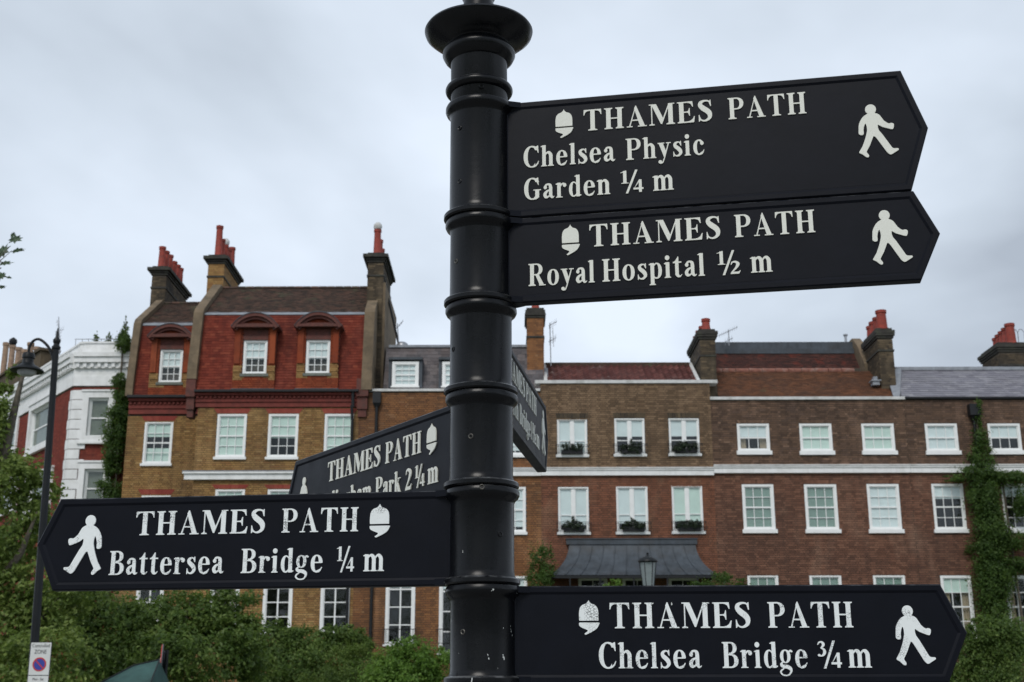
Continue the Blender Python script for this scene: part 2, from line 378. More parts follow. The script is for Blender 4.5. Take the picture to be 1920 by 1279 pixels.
def brick_wall(parent, fr, u0, u1, z0, z1, holes, mat, mortar=None, d=0.0, limit=300, name='wall', thick=.30):
    w = MB()
    for a, b, c, e in rect_minus(u0, u1, z0, z1, holes):
        w.box(a, b, d + .014, d + thick, c, e, fr)
    w.build(name, mortar or M['mortar'], parent)
    it = []; r = random.Random(int(abs(u0) * 1000))
    row = 0; z = z0 + .004
    while z + .066 < z1 + .01:
        u = u0 - (.056 if row % 2 else 0); k = row % 2
        while u < u1:
            bl = (.215, .1025)[k % 2]; k += 1
            a, b = max(u, u0 + .001), min(u + bl - .002, u1 - .001); zt = min(z + .061, z1 - .001)
            segs = [(a, b)]
            for h in holes:
                if h[2] < (z + zt) / 2 < h[3]:
                    ns = []
                    for (p, q) in segs:
                        if h[1] <= p or h[0] >= q: ns.append((p, q)); continue
                        if p < h[0]: ns.append((p, h[0]))
                        if q > h[1]: ns.append((h[1], q))
                    segs = ns
            for p, q in segs:
                if q - p > .03:
                    pr = r.uniform(-.002, .004)
                    it.append(((p + q) / 2, d + .021 - pr, (z + zt) / 2, q - p, .042, zt - z, r.gauss(0, .01)))
            u += bl + .01
        z += .075; row += 1
    pieces(parent, 'brick', 'brickwork', it, mat, fr, limit)

def tile_slope(parent, fr, u0, u1, d0, z0, d1, z1, w, g, mat, holes=(), name='tile', mass='roof_tiles', limit=300, thick=.015, ul=None, ur=None, under=None, seed=3):
    """Courses of tiles from the lower edge (d0,z0) up to (d1,z1); ul/ur: u limits as functions of 0..1."""
    r = random.Random(seed); Ls = math.hypot(d1 - d0, z1 - z0); ang = math.atan2(z1 - z0, d1 - d0); n = int(round(Ls / g)); it = []
    ul = ul or (lambda t: u0); ur = ur or (lambda t: u1)
    for j in range(n):
        t = (j + .5) / n; dc, zc_ = d0 + (d1 - d0) * t, z0 + (z1 - z0) * t
        u = ul(t) - (w / 2 if j % 2 else 0); e0, e1 = ul(t), ur(t)
        while u < e1:
            a, b = max(u, e0), min(u + w - .004, e1)
            segs = [(a, b)] if b > a else []
            for h in holes:
                if h[2] < zc_ < h[3]:
                    ns = []
                    for p, q in segs:
                        if h[1] <= p or h[0] >= q: ns.append((p, q)); continue
                        if p < h[0]: ns.append((p, h[0]))
                        if q > h[1]: ns.append((h[1], q))
                    segs = ns
            for a, b in segs:
                if b - a < .03: continue
                it.append(((a + b) / 2, dc - math.sin(ang) * thick * .7, zc_ + math.cos(ang) * thick * .7 + r.uniform(-.003, .003), b - a, g * 1.22, thick, ang - math.atan2(thick, g) * .8 + r.gauss(0, .012)))
            u += w
    pieces(parent, name, mass, it, mat, fr, limit)
    # boarding under the tiles
    m = MB(); q = [fr(ul(0), d0 + .03, z0 - .02), fr(ur(0), d0 + .03, z0 - .02), fr(ur(1), d1 + .03, z1 - .02), fr(ul(1), d1 + .03, z1 - .02)]
    n_ = Vector(fr(0, math.sin(ang), 0)) - Vector(fr(0, 0, 0)); off = n_ * .06 + Vector((0, 0, -math.cos(ang) * .06))
    if not holes:
        m.prism(q, (0, 0, 0), off); m.build('roof_deck', under or M['mortar_dark'], parent)

# ---- windows
def bars(mb, fr, u0, u1, z0, z1, d0, d1, w, top=None, bot=None):
    mb.box(u0, u0 + w, d0, d1, z0, z1, fr); mb.box(u1 - w, u1, d0, d1, z0, z1, fr)
    mb.box(u0 + w, u1 - w, d0, d1, z1 - (top or w), z1, fr); mb.box(u0 + w, u1 - w, d0, d1, z0, z0 + (bot or w), fr)
def window(parent, fr, box, cols=3, rows=4, meet=2, d=0.0, sill=.09, blind=1.0, bmat='blind', curtain=False, fw=.065, mull=False, sillmat='white', sill_over=.05, fmat='white', heavy=False, label=None, lower_blind=None):
    """box = (u0,u1,z0,z1) in the wall, sill included. The frame is the part; bars, panes, sill, blind are its sub-parts."""
    u0, u1, zb, z1 = box; z0 = zb + sill; d0 = d + .035
    f = MB(); bars(f, fr, u0, u1, z0, z1, d0 - .03, d0 + .10, fw, bot=.05)
    F = f.build('window', M[fmat], parent)
    if label: F['label'] = label
    if sill: MB().box(u0 - sill_over, u1 + sill_over, d - .07, d + .12, zb, z0 - .001, fr).build('sill', M[sillmat], F)
    iu0, iu1, iz0, iz1 = u0 + fw, u1 - fw, z0 + .05, z1 - fw
    H = iz1 - iz0; rh = H / rows; g = MB(); bw = .022
    if mull:
        mid = (iu0 + iu1) / 2; g.box(mid - .042, mid + .042, d0, d0 + .05, iz0, iz1, fr)
        for a, b in ((iu0, mid - .042), (mid + .042, iu1)):
            bars(g, fr, a, b, iz0, iz1, d0 + .008, d0 + .045, .035)
            g.box(a + .035, b - .035, d0 + .012, d0 + .04, iz0 + H * .36, iz0 + H * .36 + .03, fr)
        xs = [(iu0 + .035, mid - .077), (mid + .077, iu1 - .035)]; zs2 = [(iz0 + .035, iz0 + H * .36), (iz0 + H * .36 + .03, iz1 - .035)]
    else:
        cw = (iu1 - iu0) / cols
        for k in range(1, cols):
            w_ = .05 if heavy else bw
            g.box(iu0 + k * cw - w_ / 2, iu0 + k * cw + w_ / 2, d0 + .012, d0 + .045, iz0, iz1, fr)
        for k in range(1, rows):
            z_ = iz0 + k * rh; w_ = .05 if k == meet else (.035 if heavy else bw)
            g.box(iu0, iu1, d0 + (.0 if k == meet else .014), d0 + .043, z_ - w_ / 2, z_ + w_ / 2, fr)
        for (a, b) in ((iu0, iu0 + .03), (iu1 - .03, iu1)): g.box(a, b, d0 + .003, d0 + .05, iz0, iz1, fr)
        g.box(iu0 + .03, iu1 - .03, d0 + .004, d0 + .05, iz0, iz0 + .04, fr); g.box(iu0 + .03, iu1 - .03, d0 + .004, d0 + .05, iz1 - .03, iz1, fr)
        xs = [(iu0 + k * cw + .01, iu0 + (k + 1) * cw - .01) for k in range(cols)]; zs2 = [(iz0 + k * rh + .01, iz0 + (k + 1) * rh - .01) for k in range(rows)]
    g.build('glazing_bars', M[fmat], F)
    me = unit_mesh('pane', M['glass'])
    for a, b in xs:
        for c, e_ in zs2:
            o = bpy.data.objects.new('pane', me); link(o, F, fr((a + b) / 2, d0 + .03, (c + e_) / 2)); o.scale = (b - a, .004, e_ - c)
            o.rotation_euler = (rnd.gauss(0, .012), 0, fr.a + rnd.gauss(0, .012))
    if blind > 0:
        MB().box(iu0, iu1, d0 + .052, d0 + .06, iz1 - H * blind, iz1, fr).build('blind', M[bmat], F)
    if curtain:
        c = MB(); 
        for s0, s1 in ((iu0, iu0 + .24), (iu1 - .24, iu1)):
            k = 6
            for i in range(k):
                a, b = s0 + (s1 - s0) * i / k, s0 + (s1 - s0) * (i + 1) / k
                c.box(a, b, d0 + .12 + .03 * (i % 2), d0 + .15 + .03 * (i % 2), iz0, iz1, fr)
        c.build('curtain', M['curtain'], F)
    return F
def hole(b, m=0.0): return (b[0] - m, b[1] + m, b[2], b[3])
def pxbox(fr, x0, x1, y0, y1, d=0.0):
    ym = (y0 + y1) / 2; u0, _ = fr.hit(x0, ym, d); u1, _ = fr.hit(x1, ym, d); xm = (x0 + x1) / 2
    return u0, u1, fr.hit(xm, y1, d)[1], fr.hit(xm, y0, d)[1]
def arch(parent, fr, b, h, mat, d=0.0, splay=.12, name='brick_arch'):
    m = MB(); n = int((b[1] - b[0]) / .075) + 2; a0, a1 = b[0] - .02, b[1] + .02; z0, z1 = b[3] + .012, b[3] + h
    for i in range(n):
        t0, t1 = i / n, (i + 1) / n; e = .004
        lo0, lo1 = a0 + (a1 - a0) * t0 + e, a0 + (a1 - a0) * t1 - e
        up0, up1 = a0 - splay + (a1 - a0 + 2 * splay) * t0 + e, a0 - splay + (a1 - a0 + 2 * splay) * t1 - e
        p = [(lo0, z0), (lo1, z0), (up1, z1), (up0, z1)]
        m.prism([fr(u, d - .012, z) for u, z in p], fr(0, 0, 0), fr(0, .05, 0))
    m.build(name, mat, parent)

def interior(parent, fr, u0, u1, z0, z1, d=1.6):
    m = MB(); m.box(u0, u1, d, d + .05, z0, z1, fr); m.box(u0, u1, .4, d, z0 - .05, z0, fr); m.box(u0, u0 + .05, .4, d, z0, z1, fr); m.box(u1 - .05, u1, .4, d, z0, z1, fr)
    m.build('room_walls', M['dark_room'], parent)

# ---- chimneys
def chimney(parent, fr, u0, u1, d0, d1, z0, ztop, mat, pots=4, pot_h=.75, pot_r=.14, cap_w=.13, potmat='pot', limit=120, rend=None, cowl=None, neck=.55, hvar=None):
    """A stack on a party wall, long from front to back, with a corbelled cap and a row of pots."""
    S = MB(); S.box(u0 + .012, u1 - .012, d0 + .012, d1 - .012, z0, ztop, fr); st = S.build('chimney', M['mortar_dark'] if not rend else rend, parent)
    # courses of brick round the shaft (front and both sides)
    it = []; z = z0; row = 0
    while z < ztop - .07:
        def face(n_len, place, rowoff):
            u = 0 - (.056 if rowoff else 0); k = rowoff
            while u < n_len:
                bl = (.215, .1025)[k % 2]; k += 1
                a, b = max(0, u), min(u + bl, n_len)
                if b - a > .03: place(a, b)
                u += bl + .01
        zz = z
        face(u1 - u0, lambda a, b: it.append((u0 + (a + b) / 2, d0 + .018, zz + .033, b - a, .04, .065, 0.)), row % 2)
        if not rend:
            face(d1 - d0, lambda a, b: (it.append((u0 + .018, d0 + (a + b) / 2, zz + .033, .04, b - a, .065, 0.)), it.append((u1 - .018, d0 + (a + b) / 2, zz + .033, .04, b - a, .065, 0.))), (row + 1) % 2)
        z += .075; row += 1
    pieces(st, 'brick', 'brickwork', it, mat, fr, limit)
    c = MB(); cw = cap_w
    c.box(u0 - .03, u1 + .03, d0 - .03, d1 + .03, ztop - neck, ztop - neck + .07, fr)
    for k, (o, h) in enumerate(((.04, .08), (.08, .08), (cw, .12))):
        zc_ = ztop + k * .083; c.box(u0 - o, u1 + o, d0 - o, d1 + o, zc_, zc_ + h, fr)
    zt = ztop + .166 + .12
    c.box(u0 - .02, u1 + .02, d0 + .02, d1 - .02, zt + .001, zt + .10, fr)
    c.build('cap', M['cap_soot'], st)
    n = pots; r = random.Random(int(ztop * 100))
    for i in range(n):
        dc = d0 + .22 + (d1 - d0 - .44) * (i / max(1, n - 1)); h = pot_h * ((hvar[i]) if hvar else r.uniform(.88, 1.06)); x, y, _ = fr((u0 + u1) / 2 + r.uniform(-.02, .02), dc, 0)
        p = MB().lathe([(pot_r * 1.12, 0), (pot_r * 1.1, .06), (pot_r, .08), (pot_r * .86, h - .12), (pot_r * 1.0, h - .1), (pot_r * 1.02, h), (pot_r * .8, h), (pot_r * .78, h - .15)], (x, y, zt + .08), 14)
        p.build('chimney_pot', M[potmat], st, smooth=True)
        if cowl is not None and i == cowl:
            q = MB().lathe([(.02, .0), (.13, .02), (.16, .10), (.15, .2), (.08, .28), (.01, .3)], (x, y, zt + .08 + h), 12); q.build('cowl', M['coping'], st, smooth=True)
    return st

# ---- foliage
def leaves_mesh(name, P_, Nn, size, mat, rng, aspect=.62):
    n = len(P_)
    a = rng.normal(size=(n, 3)); a = a - (a * Nn).sum(1)[:, None] * Nn; a /= np.linalg.norm(a, axis=1)[:, None] + 1e-9
    b = np.cross(Nn, a); s = (size * rng.uniform(.6, 1.25, n))[:, None]
    fold = Nn * s * rng.uniform(.05, .3, n)[:, None]
    V = np.stack([P_ - a * s * .5, P_ + b * s * aspect * .5 + fold, P_ + a * s * .55, P_ - b * s * aspect * .5 + fold], 1).reshape(-1, 3)
    base = 4 * np.arange(n)[:, None]
    F = np.concatenate([base + np.array([[0, 1, 2]]), base + np.array([[0, 2, 3]])])
    c = V.mean(0); me = mesh_np(name, V - c, F, mat); return me, c
def foliage(name, parent, blobs, n, size, mat, seed=1, clump=None, tight=.18, kind=None, zmin=None, wire=None):
    """Leaves in clumps spread through ellipsoids (centre, radii)."""
    rng = np.random.default_rng(seed); w = np.array([b[1][0] * b[1][1] * b[1][2] for b in blobs]) ** .7; w /= w.sum(); PP = []; NN = []
    for (c, r), wi in zip(blobs, w):
        m = max(20, int(n * wi)); nc = max(3, int(m / (clump or 45)))
        d = rng.normal(size=(nc, 3)); d /= np.linalg.norm(d, axis=1)[:, None]; rad = rng.uniform(.12, 1.15, nc) ** .5
        cc = d * rad[:, None]
        k = rng.integers(0, nc, m); p = cc[k] + rng.normal(size=(m, 3)) * tight * rng.uniform(.5, 1.4, nc)[k][:, None]
        nn = p / (np.linalg.norm(p, axis=1)[:, None] + 1e-6) + rng.normal(size=(m, 3)) * .7 + np.array([0, -.15, .45])
        PP.append(np.array(c) + p * np.array(r)); NN.append(nn / np.linalg.norm(nn, axis=1)[:, None])
    P_ = np.concatenate(PP); Nn = np.concatenate(NN)
    if zmin is not None: k = P_[:, 2] > zmin; P_, Nn = P_[k], Nn[k]
    me, c = leaves_mesh(name, P_, Nn, size, mat, rng)
    o = bpy.data.objects.new(name, me); link(o, parent, c)
    if kind: o['kind'] = kind
    return o
def blob(px, py, Y, rpx, rpy, ry=None):
    """ellipsoid centred at the pixel at depth Y, radii given in pixels (across, up) there"""
    x, z = at(px, py, Y); k = Y / FPX * 1.0
    return ((x, Y, z), (rpx * k, ry or (rpx + rpy) / 2 * k, rpy * k))
def trunk(parent, pts, rad, name='trunk', mat=None):
    return MB().tube(pts, rad, 9).build(name, mat or M['bark'], parent, smooth=True)
# ------------------------------------------------------------------ ground
def sheet(name, x0, x1, y0, y1, z, mat, kind='structure', th=.02):
    return MB().box(x0, x1, y0, y1, z - th, z).build(name, mat, None, kind=kind)
M['asphalt'] = plain('asphalt', (.05, .05, .052), .9, .25, 14, bmp=.004)
M['earth'] = plain('garden_earth', (.06, .075, .03), .95, .4, 2)
M['paving'] = plain('grey_paving', (.24, .235, .22), .85, .15, 3)
M['kerb'] = plain('granite_kerb', (.28, .275, .27), .8, .15, 6)
sheet('ground', -1500, 1500, -1500, 1500, -.30, M['earth'])
sheet('pavement', -60, 60, -6, 5.2, 0, M['paving'], th=.2)
MB().box(-60, 60, 5.203, 5.353, -.2, .005).build('kerb', M['kerb'], None, kind='structure')
sheet('road', -60, 60, 5.356, 12.6, -.12, M['asphalt'], th=.15)
MB().box(-60, 60, 12.603, 12.753, -.2, .005).build('kerb', M['kerb'], None, kind='structure')
sheet('pavement', -60, 60, 12.756, 15.6, 0, M['paving'], th=.2)
sheet('garden_ground', -60, 60, 15.7, 60, -.01, M['earth'], th=.2)
for k in range(-12, 12):
    MB().box(k * 5, k * 5 + 2.2, 8.9, 9.0, -.119, -.116).build('road_marking', M['white'], None, kind='structure')

# ------------------------------------------------------------------ houses
F0 = Frame(0, 43)
ZB = 1.2                                        # brickwork starts here; hedges hide what is lower
def house(name, u, label, cat='house', Y=43): return thing(name, (u, Y, 0), label, cat, 'terraced houses across the road')
def X(px, py=800): return F0.hit(px, py)[0]
def Z(py, px=960, d=0.0): return F0.hit(px, py, d)[1]

# ======== house with the red tiled mansard
hA = house('brick_house', X(450), 'yellow brick house with steep red tiled mansard and three arched dormers')
FB = Frame(0, 44.3)                             # recessed narrow left bay
uL, uM, uR = FB.hit(236, 830)[0], X(367, 830), X(671, 830)
winA = [pxbox(F0, 405.6, 461, 776, 862), pxbox(F0, 502, 558.6, 776, 862), pxbox(F0, 607.8, 662, 776, 862)]
winA += [pxbox(F0, 401.5, 457, 917, 1005), pxbox(F0, 500, 556, 917, 1005), pxbox(F0, 606, 661, 917, 1005)]
winA3 = [pxbox(F0, 393, 448, 1070, 1190), pxbox(F0, 492.5, 548, 1070, 1190), pxbox(F0, 600.5, 655.5, 1070, 1190)]
zc0, zc1 = Z(763), Z(733)
brick_wall(hA, F0, uM, uR, ZB, zc0, [hole(b) for b in winA + winA3], M['brick_yellow'], limit=220)
for i, b in enumerate(winA):
    window(hA, F0, b, 3, 4, 2, blind=(1, .55, 1, .4, .5, .6)[i], fw=.075)
    arch(hA, F0, b, .19 if i < 3 else .15, M['brick_rubbed'])
for i, b in enumerate(winA3): window(hA, F0, b, 2, 4, 3, blind=0, curtain=i == 0, fw=.10, sill=.06, heavy=True)
bL = pxbox(FB, 269, 322.5, 790, 874); bL2 = pxbox(FB, 262.5, 317, 928, 1012); bL3 = pxbox(FB, 255, 306.5, 1066, 1165)
zl0 = FB.hit(300, 777)[1]
brick_wall(hA, FB, uL, uM - .004, ZB, zl0, [bL, bL2, bL3], M['brick_yellow'], limit=60)
MB().box(uM + .003, uM + .25, .302, 1.30, ZB, zc0, F0).build('return_wall', M['mortar'], hA)
for i, b in enumerate((bL, bL2)):
    window(hA, FB, b, 3, 4, 2, blind=(.34, .2)[i], fw=.075); arch(hA, FB, b, .19, M['brick_rubbed'])
    if i == 0: MB().box(b[0] + .08, b[1] - .08, .13, .14, b[2] + .14, b[2] + .66, FB).build('blind', M['blind'], hA)
window(hA, FB, bL3, 2, 3, 1, blind=0, fw=.10, sill=.06, heavy=True)
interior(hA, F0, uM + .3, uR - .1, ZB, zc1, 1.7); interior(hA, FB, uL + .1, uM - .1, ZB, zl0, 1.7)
# string course
zs0, zs1 = Z(899), Z(883)
m = MB(); m.box(X(347, 890), uR + .02, -.13, .003, zs0, zs1 - .1, F0); m.box(X(346, 890) - .03, uR + .04, -.19, .003, zs1 - .097, zs1 - .03, F0); m.build('string_course', M['stucco'], hA)
MB().box(X(346, 890) - .04, uR + .05, -.20, .003, zs1 - .027, zs1, F0).build('lead_capping', M['lead_light'], hA)
# cornice: bands, dentils, gutter
def cornice(par, fr, u0, u1, z0, z1, mat, dz=.42):
    H = z1 - z0; m = MB()
    m.box(u0, u1, -.06, .30, z0, z0 + H * .30, fr); m.box(u0, u1, -.10, .30, z0 + H * .30 + .002, z0 + H * .48, fr)
    m.box(u0, u1, -.08, .30, z0 + H * .48 + .002, z0 + H * .70, fr); m.box(u0, u1, -.19, .30, z0 + H * .70 + .002, z0 + H * .86, fr)
    m.build('cornice', mat, par)
    n = int((u1 - u0) / .15); D = MB()
    for i in range(n): a = u0 + (i + .25) * (u1 - u0) / n; D.box(a, a + .075, -.14, -.078, z0 + H * .52, z0 + H * .68, fr)
    D.build('dentils', mat, par)
    MB().box(u0 - .02, u1 + .02, -.32, -.15, z0 + H * .865, z1, fr).build('gutter', M['iron'], par)
cornice(hA, F0, X(368, 745), uR - .02, zc0 + .003, zc1, M['cornice_red'])
cornice(hA, FB, uL + .02, uM - .03, zl0 + .003, FB.hit(300, 744)[1], M['cornice_red'])
for a, b in ((352.5, 367), (671, 690)):
    u0, u1 = X(a, 735), X(b, 735); m = MB()
    m.box(u0, u1, -.14, .30, Z(768), Z(745), F0); m.box(u0 - .03, u1 + .03, -.22, .30, Z(745) + .003, Z(712), F0); m.box(u0 + .03, u1 - .03, -.09, .30, Z(782), Z(768) - .003, F0); m.build('corbel', M['moulding_red'], hA)
# main mansard: steep hung tiles then the dark upper slope
def mansard(par, fr, u0, u1, z0, z1, z2, dtop, dridge, dorm, seed):
    tile_slope(par, fr, u0, u1, -.10, z0, dtop, z1, .17, .105, M['tile_red'], holes=dorm, limit=170, seed=seed)
    m = MB(); ang = 0; q = [fr(u0, -.04, z0 - .02), fr(u1, -.04, z0 - .02), fr(u1, dtop + .06, z1), fr(u0, dtop + .06, z1)]
    m.prism(q, fr(0, 0, 0), fr(0, .08, 0)); m.build('roof_deck', M['mortar_dark'], par)
    MB().prism([fr(u0, dtop - .05, z1 - .02), fr(u0, dtop - .05, z1 + .02), fr(u0, dtop + .16, z1 + .16), fr(u0, dtop + .2, z1 + .10)], fr(u0, 0, 0), fr(u1, 0, 0)).build('lead_roll', M['lead_light'], par)
    tile_slope(par, fr, u0, u1, dtop + .10, z1 + .10, dridge, z2, .17, .11, M['tile_old'], name='tile', mass='upper_roof_tiles', limit=120, seed=seed + 1)
    m = MB(); n = int((u1 - u0) / .3)
    for i in range(n):
        a = u0 + (u1 - u0) * i / n; m.prism([fr(a + .01, dridge - .12, z2 - .02), fr(a + .01, dridge, z2 + .09), fr(a + .01, dridge + .12, z2 - .02)], fr(0, 0, 0), fr((u1 - u0) / n - .02, 0, 0))
    m.build('ridge_tiles', M['tile_old'], par)
dT, dR = .36, 2.9
z0m, z1m = Z(731), F0.hit(500, 590, dT)[1]; z2m = F0.hit(560, 541, dR)[1]
uMl, uMr = X(372, 650), X(684, 650)
# dormers: (pediment x0,x1, apex y, base y), window box px
def dormer(par, fr, x0, x1, wx0, wx1, wy0, wy1, ya, yb, ybot, d=-.17):
    u0, u1 = fr.hit(x0 + 5, yb + 40, d)[0], fr.hit(x1 - 5, yb + 40, d)[0]; w0, w1, wz0, wz1 = pxbox(fr, wx0, wx1, wy0, wy1 + 7, d)
    D = thing_part = MB(); zt = fr.hit(500, yb, d)[1]; zb_ = fr.hit(500, ybot, d)[1]; za = fr.hit(500, ya, d)[1]
    # body behind the facework
    m = MB(); m.box(u0 + .02, w0, d + .03, 1.1, zb_, zt, fr); m.box(w1, u1 - .02, d + .03, 1.1, zb_, zt, fr); m.box(w0, w1, d + .03, 1.1, zb_, wz0, fr); m.box(w0, w1, d + .03, 1.1, wz1, zt, fr)
    m.box(w0, w1, 1.12, 1.16, wz0 - .1, wz1, fr)
    o = m.build('dormer', M['moulding_red'], par)
    # brick pilasters with yellow quoins near the sill, in real courses
    it, iy = [], []
    z = zb_ + .01; row = 0; mid = (wz0 + (wz1 - wz0) * .30)
    while z < zt - .02:
        for a, b in ((u0, w0 - .02), (w1 + .02, u1)) if z > wz0 - .0 else ((u0, u1),):
            k = row % 2; u = a - (.056 if k else 0)
            while u < b:
                L_ = (.215, .1025)[k % 2]; k += 1; p, q = max(u, a), min(u + L_, b)
                if q - p > .03:
                    ((iy if (wz0 - .14 < z < mid and (u < w0 or u > w1 - .1)) else it)).append(((p + q) / 2, d + .02 - (.02 if row % 9 == 8 else 0), z + .033, q - p, .05, .065, 0.))
                u += L_ + .01
        z += .075; row += 1
    pieces(o, 'brick', 'brickwork', it, M['brick_terracotta'], fr, 60); pieces(o, 'brick', 'quoin_brickwork', iy, M['brick_yellow'], fr, 40)
    # outer pilasters proud of the face, moulded blocks
    pw = .20
    for a in (u0 + .02, u1 - .02 - pw):
        m = MB(); m.box(a, a + pw, d - .05, d + .01, mid + .06, zt - .10, fr); m.box(a - .02, a + pw + .02, d - .07, d + .012, zt - .10 + .002, zt, fr); m.build('pilaster', M['brick_terracotta'], o)
    m = MB(); m.box(w0 - .02, w1 + .02, d - .02, d + .03, wz1 + .0, wz1 + .14, fr); m.build('lintel', M['moulding_red'], o)
    # segmental pediment
    p0, p1 = fr.hit(x0, yb, d - .2)[0], fr.hit(x1, yb, d - .2)[0]; c = (p0 + p1) / 2; hw = (p1 - p0) / 2; rise = za - zt
    Rr = (hw * hw + rise * rise) / (2 * rise); cz = za - Rr; aa = math.asin(min(1, hw / Rr)); n = 18
    def arc(rr, k): t = -aa + 2 * aa * k / n; return c + math.sin(t) * rr, cz + math.cos(t) * rr
    m = MB()
    for rr0, rr1, dd in ((Rr - .11, Rr, -.27), (Rr - .2, Rr - .112, -.19)):
        for k in range(n):
            a, b, e_, g_ = arc(rr0, k), arc(rr1, k), arc(rr1, k + 1), arc(rr0, k + 1)
            m.prism([fr(a[0], d + dd, a[1]), fr(b[0], d + dd, b[1]), fr(e_[0], d + dd, e_[1]), fr(g_[0], d + dd, g_[1])], fr(0, 0, 0), fr(0, -dd + 1.0, 0))
    m.box(p0 - .02, p1 + .02, d - .26, 1.0, zt + .002, zt + .10, fr); m.box(p0 + .06, p1 - .06, d - .17, 1.0, zt + .102, zt + .16, fr)
    m.build('pediment', M['moulding_red'], o)
    tp = [arc(Rr - .2, k) for k in range(n + 1)]; tp = [q for q in tp if q[1] > zt + .17]
    MB().prism([fr(u, d - .03, z) for u, z in tp], fr(0, 0, 0), fr(0, .3, 0)).build('tympanum', M['brick_terracotta'], o)
    lead = MB()
    for k in range(n):
        a, b = arc(Rr + .004, k), arc(Rr + .004, k + 1)
        lead.prism([fr(a[0], d - .29, a[1]), fr(a[0], d - .29, a[1] + .025), fr(b[0], d - .29, b[1] + .025), fr(b[0], d - .29, b[1])], fr(0, 0, 0), fr(0, 1.3, 0))
    lead.box(u0 - .03, u1 + .03, d - .04, .1, zb_ - .05, zb_ + .004, fr); lead.build('lead_flashing', M['lead'], o)
    W_ = window(o, fr, (w0, w1, wz0, wz1), 3, 4, 2, d=d + .03, blind=.55, bmat='blind_white', fw=.07, sill=.10, sillmat='sillgreen', sill_over=.08)
    return (u0 + .02, u1 - .03, zb_, zt + .02), (p0 + .10, p1 - .14, zt + .02, zt + (za - zt) * .45), (p0 + .32, p1 - .34, zt + (za - zt) * .45, za - .09)
dm = []
for a in ((434, 522, 455.7, 500, 637.7, 699, 591, 617, 729), (552.5, 640.5, 573.5, 618, 637, 698, 589.5, 616, 729)): dm += dormer(hA, F0, *a)
mansard(hA, F0, uMl, uMr, z0m, z1m, z2m, dT, dR, dm, 11)
zl1 = FB.hit(300, 744)[1]; z1l = FB.hit(300, 610, dT)[1]; z2l = FB.hit(310, 570, 3.0)[1]
dl = list(dormer(hA, FB, 277, 361, 298.7, 341, 655, 715, 611, 635, 742))
uLl, uLr = FB.hit(256, 660)[0], FB.hit(356, 660)[0]
mansard(hA, FB, uLl, uLr, zl1, z1l, z2l, dT, 3.0, dl, 21)
# raking party parapets that follow the mansard
def parapet(par, fr, u0, u1, prof, mat, name='parapet_wall'):
    """prof: (d,z) outline of the side of the wall"""
    MB().prism([fr(u0, d, z) for d, z in prof], fr(u0, 0, 0), fr(u1, 0, 0)).build(name, mat, par)
def rake(fr, px, zbot, z1, z2, dt, dr, u0, u1, mat=None, up=.06):
    parapet(hA, fr, u0, u1, [(-.24, zbot), (-.24, zbot + .35), (dt - .24, z1 + .02), (dt - .10, z1 + .2), (dr - .3, z2 + up), (dr + .6, z2 + up), (dr + .6, zbot)], mat or M['render'])
rake(F0, 0, Z(712), z1m, z2m, dT, dR, X(359, 650) - .03, X(359, 650) + .30)
rake(F0, 0, Z(733), z1m, z2m, dT, dR, X(681, 650), X(681, 650) + .36)
rake(FB, 0, FB.hit(250, 745)[1], z1l, z2l, dT, 3.0, FB.hit(244.5, 660)[0], FB.hit(258, 660)[0])
# gable walls under the parapets and back of the roof
MB().box(uL + .05, uR - .05, 4.4, 9, 0, z2m - .1, F0).build('rear_range', M['brick_sooty'], hA)
# chimneys
cA = (FB.hit(283, 548, 3.0)[0], FB.hit(309.5, 548, 3.0)[0])
chimney(hA, FB, cA[0], cA[1] + .0, 3.0, 6.2, z2l - 1.2, FB.hit(300, 516, 3.0)[1], M['brick_sooty'], pots=6, pot_h=.95, rend=None, limit=60, cap_w=.17)
cB = (F0.hit(389, 520, 3.0)[0], F0.hit(419, 520, 3.0)[0])
chimney(hA, F0, cB[0], cB[1], 3.0, 5.6, z2m - 1.6, F0.hit(400, 495, 3.0)[1], M['brick_yellow'], pots=5, pot_h=1.0, limit=60, cap_w=.17, hvar=[1.25, .9, .85, .9, 1.15], cowl=2)
cC = (F0.hit(686, 600, .9)[0], F0.hit(716, 600, .9)[0])
chimney(hA, F0, cC[0], cC[1], 1.0, 3.7, Z(724), F0.hit(700, 492, 1.0)[1], M['brick_sooty'], pots=4, pot_h=.85, limit=90, cap_w=.17, cowl=0, hvar=[1.15, 1, .9, .85])
MB().box(cC[1] - .01, cC[1] + .09, 1.02, 5.5, Z(724), F0.hit(700, 500, 1.0)[1] - .6, F0).build('lit_flank', M['render'], hA)  # paler slab: light on the right side of the stack put into its colour
# pipes
m = MB(); m.tube([F0(X(661, 760), -.22, Z(762)), F0(X(661, 800), -.14, Z(790)), F0(X(661, 900), -.14, .3)], .05)
m.tube([F0(X(663, 735), -.2, Z(735)), F0(X(663, 760), -.2, Z(765))], .055); m.build('downpipe', M['iron'], hA, smooth=True)

